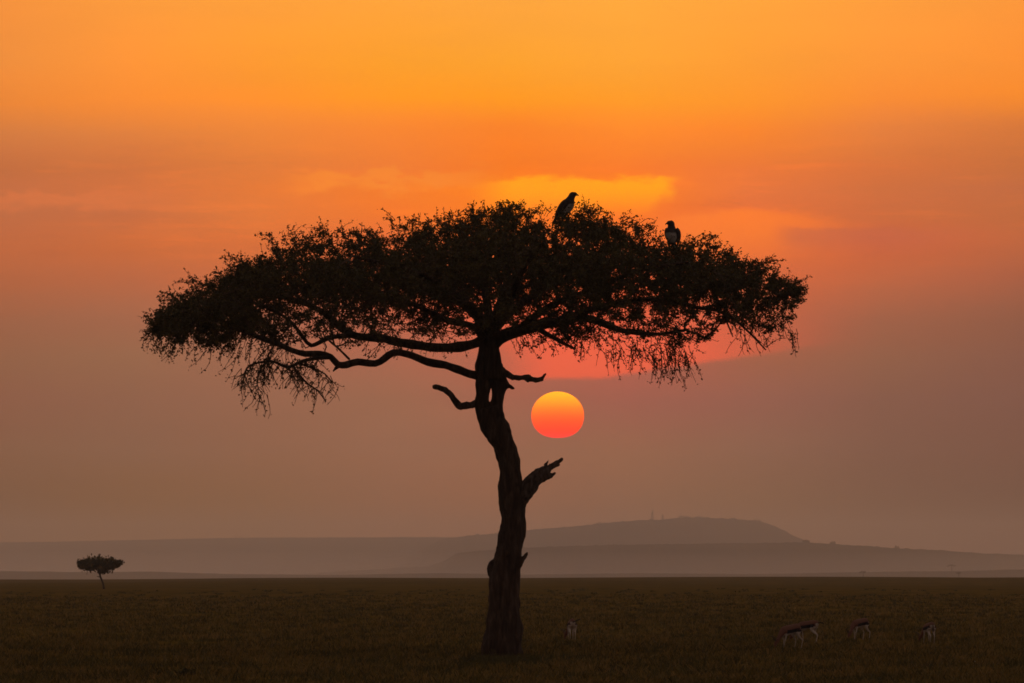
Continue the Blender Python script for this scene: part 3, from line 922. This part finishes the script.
# ------------------------------------------------------------------ small distant trees
def far_tree(name, label, group, pxx, base_row, D, outline, trunk_rows, leaf, n, tw, zbase=None):
    base = px(pxx, base_row, D)
    if zbase is not None: base[2] = zbase
    root = empty(name, base)
    meta(root, label, 'tree', group)
    rr = np.random.default_rng(int(pxx) + 3)
    g = Geo()
    for rows in trunk_rows:
        a = np.array([[*(px(r[0], r[1], D) - base), r[2] * D / F] for r in rows])
        s = spline(a, 3 * D / F)
        g.tube(s[:, :3], np.maximum(s[:, 3], 0.02), 7, jit=0.2)
    g.build('trunk', tw, root)
    ox, ot, ob = zip(*outline)
    hw = (ox[-1] - ox[0]) / 2; cx = (ox[0] + ox[-1]) / 2
    pts = []
    nc = max(5, int(n / 60))
    for c_ in range(nc):
        x = ox[0] + (ox[-1] - ox[0]) * (0.35 + (nc - 0.7) / nc * (c_ + rr.uniform(0.1, 0.9))) / nc
        T_, B_ = np.interp(x, ox, ot), np.interp(x, ox, ob)
        t_ = rr.uniform(-1, 1)
        half = hw * math.sqrt(max(0.03, 1 - ((x - cx) / hw) ** 2)) * 0.8 * D / F
        y = T_ + rr.uniform(0.25, 0.8) * (B_ - T_)
        ry = (B_ - T_) * 0.19
        for _ in range(n // nc):
            a = rr.normal(size=3)
            q = px(x + a[0] * hw * 0.055, y + a[2] * ry * 0.75, D) - base
            q[1] = t_ * half + a[1] * hw * 0.09 * D / F
            pts.append(q)
    leaf_mesh('crown', np.array(pts), leaf, m_leaf, root, rr, 1.5)
    return root


# ------------------------------------------------------------------ animals
def rotz(a):
    c_, s_ = math.cos(a), math.sin(a)
    return np.array([[c_, -s_, 0], [s_, c_, 0], [0, 0, 1]])


m_coat, t, b = new_mat('gazelle_coat')
sp = t.n.new('ShaderNodeSeparateXYZ'); t.l.new(coords(t), sp.inputs[0])
X_, Y_, Z_ = sp.outputs
nz = t.math('MULTIPLY', t.math('SUBTRACT', t.noise(vscale(t, coords(t), (9, 9, 9)), 1.0, 2), 0.5), 0.03)
zz = t.math('ADD', t.math('MULTIPLY_ADD', X_, 0.13, Z_), nz)
tan_c, wht, blk = (0.115, 0.046, 0.028, 1), (0.34, 0.27, 0.22, 1), (0.008, 0.004, 0.006, 1)
c = t.mix(t.math('MAXIMUM', t.step(zz, 0.462, 0.474), t.step(X_, 0.29, 0.33)), wht, tan_c)
band = t.math('MULTIPLY', t.step(zz, 0.455, 0.462), t.math('SUBTRACT', 1.0, t.step(zz, 0.552, 0.562)))
band = t.math('MULTIPLY', band, t.math('SUBTRACT', 1.0, t.step(X_, 0.22, 0.26)))
band = t.math('MULTIPLY', band, t.step(X_, -0.30, -0.26))
c = t.mix(band, c, blk)
# pale rump patch with dark side lines
rump = t.step(t.math('MULTIPLY', X_, -1.0), 0.31, 0.335)
ay = t.math('ABSOLUTE', Y_)
c = t.mix(t.math('MULTIPLY', rump, t.math('SUBTRACT', 1.0, t.step(zz, 0.555, 0.575))), c, wht)
c = t.mix(t.math('MULTIPLY', t.math('MULTIPLY', rump, t.step(ay, 0.075, 0.09)), t.math('MULTIPLY', t.step(zz, 0.42, 0.45), t.math('SUBTRACT', 1.0, t.step(zz, 0.60, 0.63)))), c, blk)
t.l.new(c, b.inputs['Base Color'])
m_horn, t, b = new_mat('dark_horn'); b.inputs['Base Color'].default_value = (0.02, 0.014, 0.012, 1); b.inputs['Roughness'].default_value = 0.5
m_dark, t, b = new_mat('black_tail_hair'); b.inputs['Base Color'].default_value = (0.012, 0.009, 0.008, 1)


def gazelle(x, D, yaw, label, pose='graze', tail='down', scale=1.0, turn=0.0):
    z = float(ground_z((x - 512) * D / F, D))
    root = empty('gazelle', ((x - 512) * D / F, D, z))
    root.rotation_euler = (0, 0, yaw)
    root.scale = (scale,) * 3
    meta(root, label, 'gazelle', 'gazelles grazing on the plain')
    g = Geo()

    def tb(rows, sides=12, flat=1.0):
        a = spline(np.array(rows, float), 0.03)
        g.tube(a[:, :3], np.maximum(a[:, 3], 0.006), sides, flat=flat)
    # +x is forward; trunk deep at the chest, tucked at the flank
    tb([(-0.37, 0, 0.58, 0.05), (-0.33, 0, 0.585, 0.105), (-0.22, 0, 0.585, 0.13), (-0.05, 0, 0.56, 0.13), (0.10, 0, 0.53, 0.145), (0.24, 0, 0.505, 0.14), (0.33, 0, 0.50, 0.10), (0.37, 0, 0.49, 0.05)], 14, flat=0.78)
    for s in (-1, 1):
        # foreleg: elbow, wrist, fetlock, hoof
        dxx = 0.03 * s if pose == 'graze' else 0.01 * s
        tb([(0.24, 0.065 * s, 0.50, 0.065), (0.235, 0.07 * s, 0.42, 0.040), (0.24 + dxx, 0.07 * s, 0.27, 0.020), (0.245 + dxx * 1.5, 0.07 * s, 0.24, 0.019), (0.25 + dxx * 2, 0.07 * s, 0.08, 0.0125), (0.26 + dxx * 2, 0.07 * s, 0.03, 0.015), (0.275 + dxx * 2, 0.07 * s, 0.0, 0.016)], 8)
        # hind leg: stifle forward, hock back
        dh = -0.05 * s
        tb([(-0.25, 0.07 * s, 0.53, 0.095), (-0.20, 0.085 * s, 0.42, 0.062), (-0.25 + dh * .5, 0.085 * s, 0.33, 0.034), (-0.34 + dh, 0.085 * s, 0.25, 0.020), (-0.325 + dh, 0.085 * s, 0.15, 0.014), (-0.30 + dh, 0.085 * s, 0.05, 0.014), (-0.28 + dh, 0.085 * s, 0.0, 0.016)], 8)
    ct, st_ = math.cos(turn), math.sin(turn)

    def H(p):
        # turn the neck and head about the shoulder
        q = np.array(p, float)
        x0 = 0.30
        k = min(1.0, max(0.0, (q[0] - x0) / 0.12 if pose == 'graze' else (q[2] - 0.58) / 0.12))
        a_ = turn * k
        X, Y = q[0] - x0, q[1]
        q[0] = x0 + X * math.cos(a_) - Y * math.sin(a_); q[1] = X * math.sin(a_) + Y * math.cos(a_)
        return q
    if pose == 'graze':
        nk = [(0.26, 0, 0.52, 0.115), (0.35, 0, 0.46, 0.085), (0.42, 0, 0.37, 0.065), (0.49, 0, 0.26, 0.055), (0.535, 0, 0.20, 0.055)]
        hd = [(0.545, 0, 0.235, 0.045), (0.575, 0, 0.18, 0.05), (0.60, 0, 0.12, 0.036), (0.615, 0, 0.06, 0.024), (0.62, 0, 0.035, 0.018)]
        poll, fwd, upv = np.array([0.565, 0, 0.225]), np.array([0.25, 0, -0.97]), np.array([0.97, 0, 0.25])
    else:
        nk = [(0.26, 0, 0.60, 0.10), (0.33, 0, 0.68, 0.07), (0.38, 0, 0.78, 0.05), (0.41, 0, 0.87, 0.045)]
        hd = [(0.40, 0, 0.875, 0.045), (0.45, 0, 0.88, 0.05), (0.51, 0, 0.855, 0.036), (0.57, 0, 0.83, 0.024), (0.59, 0, 0.822, 0.018)]
        poll, fwd, upv = np.array([0.42, 0, 0.90]), np.array([0.94, 0, -0.3]), np.array([0.3, 0, 0.94])
    tb([(*H(r[:3]), r[3]) for r in nk]); tb([(*H(r[:3]), r[3]) for r in hd], 10)
    for s in (-1, 1):
        e0 = poll + np.array([0, 0.03 * s, 0]); e1 = e0 + upv * 0.05 - fwd * 0.07 + np.array([0, 0.06 * s, 0])
        tb([(*H(e0), 0.012), (*H((e0 + e1) / 2), 0.022), (*H(e1), 0.007)], 6)
    fuse(g, 'body', m_coat, root, 0.014, smooth_it=1)
    for s in (-1, 1):
        g2 = Geo()
        h = []
        for k in range(7):
            q = k / 6
            p = poll + np.array([0, (0.018 + 0.035 * q) * s, 0]) + upv * (0.03 + 0.26 * q) - fwd * (0.10 * math.sin(q * 2.4))
            h.append((*H(p), 0.013 * (1 - 0.75 * q)))
        h = np.array(h)
        g2.tube(h[:, :3], h[:, 3], 7)
        g2.build('horn', m_horn, root)
    g3 = Geo()
    if tail == 'down':
        tl = [(-0.37, 0, 0.60, 0.016), (-0.41, 0.0, 0.55, 0.015), (-0.42, 0.01, 0.46, 0.018), (-0.415, 0.01, 0.38, 0.007)]
    elif tail == 'right':
        tl = [(-0.37, 0, 0.60, 0.018), (-0.42, -0.07, 0.63, 0.017), (-0.43, -0.15, 0.665, 0.020), (-0.42, -0.24, 0.70, 0.008)]
    else:
        tl = [(-0.37, 0, 0.62, 0.018), (-0.43, 0, 0.635, 0.017), (-0.50, 0, 0.63, 0.018), (-0.58, 0, 0.60, 0.008)]
    a = spline(np.array(tl, float), 0.02)
    g3.tube(a[:, :3], a[:, 3], 7)
    g3.build('tail', m_dark, root)
    return root


m_plum, t, b = new_mat('dark_plumage')
f = t.noise(vscale(t, coords(t), (22, 22, 60)), 1.0, 3)
t.l.new(t.ramp(f, [(0.3, (0.012, 0.009, 0.010)), (0.7, (0.05, 0.035, 0.030))]), b.inputs['Base Color'])
m_body, t, b = new_mat('dark_bib_white_belly')
sp = t.n.new('ShaderNodeSeparateXYZ'); t.l.new(coords(t), sp.inputs[0])
nz = t.math('MULTIPLY', t.math('SUBTRACT', t.noise(vscale(t, coords(t), (25, 25, 18)), 1.0, 3), 0.5), 0.08)
zz = t.math('ADD', sp.outputs[2], nz)
belly = t.math('MULTIPLY', t.math('SUBTRACT', 1.0, t.step(zz, 0.33, 0.40)), t.step(t.math('ADD', sp.outputs[0], t.math('MULTIPLY', sp.outputs[2], 0.42)), 0.10, 0.15))
c = t.mix(belly, t.ramp(t.noise(vscale(t, coords(t), (18, 18, 40)), 1.0, 3), [(0.3, (0.014, 0.010, 0.012)), (0.7, (0.045, 0.032, 0.030))]), (0.27, 0.225, 0.19, 1))
t.l.new(c, b.inputs['Base Color'])
m_beak, t, b = new_mat('horny_beak'); b.inputs['Base Color'].default_value = (0.03, 0.028, 0.03, 1)
m_foot, t, b = new_mat('pale_scaly_foot'); b.inputs['Base Color'].default_value = (0.28, 0.24, 0.17, 1)


def eagle(x, row, dep, yaw, label, lean=0.0, head_turn=0.0, sc=1.0):
    D = D0 + dep
    root = empty('eagle', px(x, row, D))
    root.rotation_euler = (0, 0, yaw)
    root.scale = (sc * 1.14, sc * 1.14, sc)
    meta(root, label, 'bird', 'eagles perched on top of the tree')
    g = Geo()

    def ln(p):   # lean the upper body forward (+x)
        return (p[0] + lean * p[2], p[1], p[2], p[3])

    def tb(geo, rows, sides=12, flat=1.0):
        a = spline(np.array([ln(r) for r in rows], float), 0.02)
        geo.tube(a[:, :3], np.maximum(a[:, 3], 0.004), sides, flat=flat)
    tb(g, [(-0.05, 0, 0.10, 0.05), (-0.03, 0, 0.15, 0.105), (0.0, 0, 0.24, 0.14), (0.02, 0, 0.34, 0.15), (0.03, 0, 0.43, 0.13), (0.035, 0, 0.50, 0.10), (0.04, 0, 0.55, 0.085), (0.045, 0, 0.60, 0.082), (0.04, 0, 0.65, 0.070), (0.03, 0, 0.69, 0.03)], 16, flat=0.95)
    hx = 0.065 + 0.0
    ch, sh = math.cos(head_turn), math.sin(head_turn)
    tb(g, [(0.02, 0, 0.605, 0.05), (0.045 + 0.05 * ch, 0.05 * sh, 0.625, 0.066), (0.045 + 0.095 * ch, 0.095 * sh, 0.61, 0.042)], 12)
    for s in (-1, 1):   # feathered thighs
        tb(g, [(0.0, 0.06 * s, 0.22, 0.07), (0.03, 0.065 * s, 0.13, 0.045), (0.03, 0.065 * s, 0.06, 0.025)], 10)
    fuse(g, 'body', m_body, root, 0.012, smooth_it=2)
    for s in (-1, 1):
        gw = Geo()
        rows = [(0.04, 0.125 * s, 0.48, 0.06), (-0.01, 0.15 * s, 0.39, 0.09), (-0.06, 0.14 * s, 0.27, 0.09), (-0.11, 0.10 * s, 0.16, 0.065), (-0.15, 0.05 * s, 0.05, 0.03), (-0.17, 0.03 * s, -0.03, 0.012)]
        a = spline(np.array([ln(r) for r in rows], float), 0.02)
        # wings are flattened sideways
        base = len(gw.v)
        gw.tube(a[:, :3], a[:, 3], 12)
        for k in range(len(gw.v)):
            i = k // 12
            c_ = a[i, :3]
            dlt = gw.v[k] - c_
            dlt[1] *= 0.35
            gw.v[k] = c_ + dlt
        gw.build('wing', m_plum, root)
        gf_ = Geo()
        tb(gf_, [(0.03, 0.065 * s, 0.08, 0.018), (0.035, 0.065 * s, 0.03, 0.014), (0.035, 0.065 * s, 0.0, 0.016)], 8)
        for an in (-0.5, 0, 0.5, math.pi):
            tb(gf_, [(0.035, 0.065 * s, 0.008, 0.012), (0.035 + 0.04 * math.cos(an), 0.065 * s + 0.04 * math.sin(an), 0.010, 0.010), (0.035 + 0.07 * math.cos(an), 0.065 * s + 0.07 * math.sin(an), -0.012, 0.005)], 6)
        gf_.build('foot', m_foot, root)
    gt = Geo()
    rows = [(-0.08, 0, 0.14, 0.045), (-0.13, 0, 0.03, 0.055), (-0.18, 0, -0.10, 0.05), (-0.19, 0, -0.13, 0.03)]
    a = spline(np.array([ln(r) for r in rows], float), 0.02)
    gt.tube(a[:, :3], a[:, 3], 10)
    for k in range(len(gt.v)):
        c_ = a[k // 10, :3]; dlt = gt.v[k] - c_; dlt[0] *= 0.3; gt.v[k] = c_ + dlt
    gt.build('tail', m_plum, root)
    gb = Geo()
    R = lambda a_, b_, z: (0.045 + a_ * ch - b_ * sh, a_ * sh + b_ * ch, z)
    tb(gb, [(*R(0.095, 0, 0.612), 0.026), (*R(0.13, 0, 0.608), 0.020), (*R(0.150, 0, 0.592), 0.012), (*R(0.153, 0, 0.570), 0.004)], 8)
    gb.build('beak', m_beak, root)
    for s in (-1, 1):
        ge = Geo()
        q = ln((*R(0.065, 0.055 * s, 0.635), 0))
        ge.ell(q[:3], (0.009, 0.009, 0.009), seg=8, rings=6)
        ge.build('eye', m_beak, root)
    return root


# ------------------------------------------------------------------ radio masts on the hill
m_steel, t, b = new_mat('painted_steel'); b.inputs['Base Color'].default_value = (0.10, 0.07, 0.06, 1)


def mast(x, h, wbase, D, label):
    top_row = float(fA(np.array([x]))[0])
    base = px(x, top_row, D)
    base[2] -= 1.0
    root = empty('radio_mast', base)
    meta(root, label, 'mast', 'masts on the flat topped hill')
    g = Geo()
    nlev = 8
    for sx, sy in ((-1, -1), (1, -1), (1, 1), (-1, 1)):
        g.tube([(sx * wbase, sy * wbase, 0), (sx * wbase * 0.25, sy * wbase * 0.25, h * 0.85)], [0.9, 0.7], 5)
    for k in range(nlev):
        q = k / nlev; w = wbase * (1 - 0.75 * q); w2 = wbase * (1 - 0.75 * (k + 1) / nlev); z = h * 0.85 * q; z2 = h * 0.85 * (k + 1) / nlev
        cs_ = [(-1, -1), (1, -1), (1, 1), (-1, 1)]
        for i in range(4):
            a, b_ = cs_[i], cs_[(i + 1) % 4]
            g.tube([(a[0] * w, a[1] * w, z), (b_[0] * w2, b_[1] * w2, z2)], [0.5, 0.5], 4)
    g.build('lattice_tower', m_steel, root, smooth=False)
    g = Geo(); g.tube([(0, 0, h * 0.82), (0, 0, h)], [1.0, 0.6], 6); g.build('antenna', m_steel, root)
    g = Geo(); g.tube([(-1.2, -0.8, h * 0.62), (-1.4, -1.4, h * 0.62)], [1.1, 1.3], 12); g.build('dish', m_steel, root)
    return root


# ------------------------------------------------------------------ ground cover
def grass_mesh(name, bx, by, hgt, wid, mat, nb, rr, label):
    n = len(bx)
    N = n * nb
    cx = np.repeat(bx, nb) + rr.normal(size=N) * 0.07
    cy = np.repeat(by, nb) + rr.normal(size=N) * 0.07
    h = np.repeat(hgt, nb) * rr.uniform(0.5, 1.2, N)
    w = np.repeat(wid, nb) * rr.uniform(0.6, 1.3, N)
    th = rr.uniform(0, 2 * math.pi, N)
    ln_x = rr.normal(size=N) * 0.35 * h; ln_y = rr.normal(size=N) * 0.35 * h
    z = ground_z(cx, cy) - 0.01
    v = np.empty((N, 4, 3))
    ca, sa = np.cos(th) * w, np.sin(th) * w
    v[:, 0] = np.stack([cx - ca, cy - sa, z], 1); v[:, 1] = np.stack([cx + ca, cy + sa, z], 1)
    v[:, 2] = np.stack([cx + ca * .45 + ln_x * .8, cy + sa * .45 + ln_y * .8, z + h * .8], 1)
    v[:, 3] = np.stack([cx + ln_x * 1.15, cy + ln_y * 1.15, z + h], 1)
    me = bpy.data.meshes.new(name)
    me.vertices.add(N * 4); me.vertices.foreach_set('co', v.ravel())
    me.loops.add(N * 4); me.loops.foreach_set('vertex_index', np.arange(N * 4, dtype=np.int32))
    me.polygons.add(N); me.polygons.foreach_set('loop_start', np.arange(0, N * 4, 4, dtype=np.int32))
    me.polygons.foreach_set('loop_total', np.full(N, 4, dtype=np.int32))
    me.materials.append(mat)
    me.update(calc_edges=True); me.validate()
    o = bpy.data.objects.new(name, me); COL.objects.link(o)
    meta(o, label, 'grass', kind='stuff')


def shrub(x, row, wpx, hpx, label, seed):
    D = CAMH * F / (row - HOR)
    for _ in range(4):
        D = (CAMH - float(ground_z((x - 512) * D / F, D))) * F / (row - HOR)
    X = (x - 512) * D / F
    root = empty('shrub', (X, D, float(ground_z(X, D))))
    meta(root, label, 'shrub', 'low dark shrubs in the grass')
    rr = np.random.default_rng(seed)
    w, h = wpx * D / F / 2, hpx * D / F
    g = Geo(); pts = []
    for k in range(26):
        a = rr.uniform(0, 6.28); q = rr.uniform(0.2, 1)
        tip = np.array([math.cos(a) * w * q, math.sin(a) * w * q, h * rr.uniform(0.55, 1.1) * (1 - 0.35 * q)])
        g.tube([(0, 0, 0), tip * 0.5 + rr.normal(size=3) * 0.02, tip], [0.012, 0.008, 0.004], 5, caps=False)
        for _ in range(16):
            pts.append(tip * rr.uniform(0.35, 1.0) + rr.normal(size=3) * 0.035)
    g.build('stems', m_twig, root)
    leaf_mesh('foliage', np.array(pts), 0.028, m_green, root, rr, 1.6)


m_stone, t, b = new_mat('pale_stone')
t.l.new(t.ramp(t.noise(vscale(t, coords(t), (20, 20, 20)), 1.0, 4), [(0.3, (0.25, 0.22, 0.17)), (0.7, (0.55, 0.50, 0.42))]), b.inputs['Base Color'])


def stone(x, row, wpx, label, seed):
    D = (CAMH) * F / (row - HOR)
    X = (x - 512) * D / F
    bm = bmesh.new()
    bmesh.ops.create_icosphere(bm, subdivisions=3, radius=1)
    s = wpx * D / F / 2
    for v in bm.verts:
        n_ = 1 + 0.35 * mnoise.noise(v.co * 1.7 + Vector((seed, 0, 0)))
        v.co = Vector((v.co.x * s * n_, v.co.y * s * n_, v.co.z * s * 0.75 * n_))
    me = bpy.data.meshes.new('stone'); bm.to_mesh(me); bm.free()
    me.materials.append(m_stone)
    o = bpy.data.objects.new('stone', me); COL.objects.link(o)
    o.location = (X, D, float(ground_z(X, D)) + s * 0.9)
    meta(o, label, 'stone')


if BUILD_ALL:
    big_tree()

    # lone tree far out on the plain at left
    DL = 790.0
    XL = (103.5 - 512) * DL / F
    zL = float(ground_z(XL, DL))
    shift = (CAMH - zL) * F / DL + HOR - 587.5      # the plain's own height decides where it stands
    o = far_tree('acacia_tree', 'small lone flat topped acacia far out on the plain at left', None, 103.5, 587.5 + shift, DL,
                 [(79, 560.5, 567), (84, 558.5, 570.5), (90, 557, 571), (97, 555, 571), (103, 555, 573), (109, 556, 571.5), (115, 558.5, 569), (121, 561, 564)],
                 [[(104, 590, 1.3), (103.2, 584, 1.0), (101.5, 579, 1.0), (100, 574.5, 1.1), (102, 569, 1.0), (104, 563, 0.6)], [(100.5, 576, 0.8), (97.5, 571, 0.6), (92, 565, 0.5), (86, 563, 0.3)], [(102, 570, 0.7), (110, 565, 0.5), (117, 563, 0.3)],
                  [(100, 577, 0.6), (97, 576.5, 0.3)]],
                 0.17, 6500, m_bark, zbase=zL)

    # tiny trees on the slopes beyond the plain
    def tiny(x, crown_row, base_row, w, D, label, n=420):
        far_tree('acacia_tree', label, 'tiny trees beyond the plain', x, base_row, D,
                 [(x - w / 2, crown_row - 0.2, crown_row + 0.6), (x - w / 4, crown_row - 1.2, crown_row + 1.2), (x + w / 5, crown_row - 1.4, crown_row + 1.2), (x + w / 2, crown_row - 0.1, crown_row + 0.7)],
                 [[(x, base_row + 2, 0.35), (x + 0.3, (base_row + crown_row) / 2, 0.3), (x, crown_row, 0.25)]], 0.55, n, m_bark)
    tiny(951.5, 565.6, 571.0, 9, 9000, 'tiny flat topped tree, the higher of two beyond the plain at far right')
    tiny(958.5, 573.0, 576.0, 6, 7000, 'tiny low tree just under another at the far right edge of the plain', 300)
    tiny(863.0, 572.4, 575.5, 8, 7000, 'tiny lone low tree at the edge of the plain above the grazing gazelle', 300)
    # pair standing on the left skyline
    for x, lab in ((236.5, 'left of two tiny trees on the left ridge skyline'), (241.0, 'right of two tiny trees on the left ridge skyline')):
        tiny(x, 536.2, 538.8, 4.5, YA0, lab, 160)
    # trees breaking the skyline of the flat topped hill
    for x, w, lab in [(684, 12, 'broadest dark tree clump at the highest point of the flat topped hill'),
                      (700, 7, 'small tree just right of the broad clump on the flat hill top'),
                      (733, 6, 'small tree midway along the flat hill top, right of the masts'),
                      (757, 9, 'dark tree clump at the right end of the flat hill top, where the slope begins'),
                      (600, 7, 'small tree on the left slope of the flat topped hill, left of the masts'),
                      (806, 8, 'tree at the foot of the steep slope where the low right ridge begins'),
                      (833, 6, 'small tree on the low ridge just right of the flat topped hill'),
                      (897, 6, 'lone small tree far along the low right ridge')]:
        f_, Dd = (fA, YA) if x < 800 else (fB, YB)
        r0 = float(f_(np.array([float(x)]))[0])
        far_tree('bushy_tree', lab, 'trees along the far hill skyline', x, r0 + 0.3, Dd,
                 [(x - w / 2, r0 - 0.3, r0 + 0.8), (x - w / 5, r0 - 1.9, r0 + 0.8), (x + w / 5, r0 - 1.6, r0 + 0.8), (x + w / 2, r0 - 0.2, r0 + 0.8)],
                 [[(x, r0 + 1, 0.2), (x, r0 - 0.6, 0.15)]], 2.2, 320, m_bark)
    mast(652.3, 33.0, 3.4, YA, 'taller of the two radio masts on the flat topped hill')
    mast(662.8, 20.0, 3.2, YA, 'shorter radio mast just right of the taller one on the hill')

    # eagles: foot height follows the crown top
    eagle(562, 218.5, -0.2, math.radians(-20), 'dark eagle perched on the highest part of the crown, turned right', lean=0.34, sc=1.0)
    eagle(672.3, 247.5, 0.1, math.radians(-118), 'dark eagle with white belly perched lower on the right side of the crown', lean=0.02, head_turn=-0.5, sc=1.02)

    def gz_D(row, x):
        D = CAMH * F / (row - HOR)
        for _ in range(5):
            D = (CAMH - float(ground_z((x - 512) * D / F, D))) * F / (row - HOR)
        return D
    gazelle(571.5, gz_D(641, 571.5), math.radians(96), 'gazelle alone right of the trunk, seen from behind with pale rump', 'graze', 'right', 1.0, turn=0.5)
    gazelle(790.5, gz_D(649, 790), math.radians(222), 'leftmost and nearest gazelle of the grazing pair, head down', 'graze', 'down', 1.0)
    gazelle(807.5, gz_D(643, 807), math.radians(150), 'gazelle behind the nearest one, its tail flicked out to the right', 'graze', 'back', 0.98)
    gazelle(860, gz_D(640, 860), math.radians(226), 'gazelle grazing by itself between the pair and the rightmost one', 'graze', 'down', 0.98, turn=0.1)
    gazelle(929, gz_D(643.5, 929), math.radians(106), 'rightmost gazelle, turned away with head lowered to the left', 'graze', 'down', 0.92, turn=0.45)

    rr = np.random.default_rng(77)
    n = 70000
    q = rr.uniform(0, 1, n)
    y = 104 / (1 - q * (1 - 104 / 520.0))
    x = rr.uniform(-1, 1, n) * (0.098 * y + 4)
    clump = np.array([mnoise.noise(Vector((a * 0.35, b_ * 0.12, 0))) for a, b_ in zip(x, y)])
    k = clump > rr.uniform(-0.9, 0.35, n)
    x, y, clump = x[k], y[k], clump[k]
    h = 0.085 + 0.10 * np.clip(clump + 0.3, 0, 1) + rr.uniform(0, 0.06, len(x))
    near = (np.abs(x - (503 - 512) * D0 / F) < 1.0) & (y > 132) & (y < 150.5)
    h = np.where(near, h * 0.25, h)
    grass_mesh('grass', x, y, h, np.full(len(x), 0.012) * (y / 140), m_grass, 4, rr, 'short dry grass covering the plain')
    # greener, taller grass round the foot of the big tree, coloured dark as shade
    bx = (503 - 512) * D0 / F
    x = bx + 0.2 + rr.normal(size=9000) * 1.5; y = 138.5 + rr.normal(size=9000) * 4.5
    grass_mesh('grass', x, y, rr.uniform(0.03, 0.08, 9000), np.full(9000, 0.012), m_green, 5, rr, 'green grass round the foot of the big tree, coloured darker for its shade')
    # scattered darker tufts
    n = 3400
    q = rr.uniform(0, 1, n); y = 106 / (1 - q * (1 - 106 / 700.0)); x = rr.uniform(-1, 1, n) * (0.098 * y + 4)
    x = np.repeat(x, 9) + rr.normal(size=n * 9) * 0.22; y = np.repeat(y, 9) + rr.normal(size=n * 9) * 0.3
    grass_mesh('grass', x, y, rr.uniform(0.06, 0.20, len(x)), 0.011 * (y / 140), m_green, 3, rr, 'scattered darker tufts among the dry grass')

    shrub(187, 678, 20, 9, 'wider of two low dark shrubs at the bottom left', 4)
    shrub(158, 677, 11, 6, 'smaller low dark shrub left of the wider one at the bottom left', 9)
    stone(946.5, 648.5, 2.6, 'small pale stone in the grass below the rightmost gazelle', 1)
    stone(975, 662.5, 1.8, 'tiny pale stone in the grass at the lower right', 5)
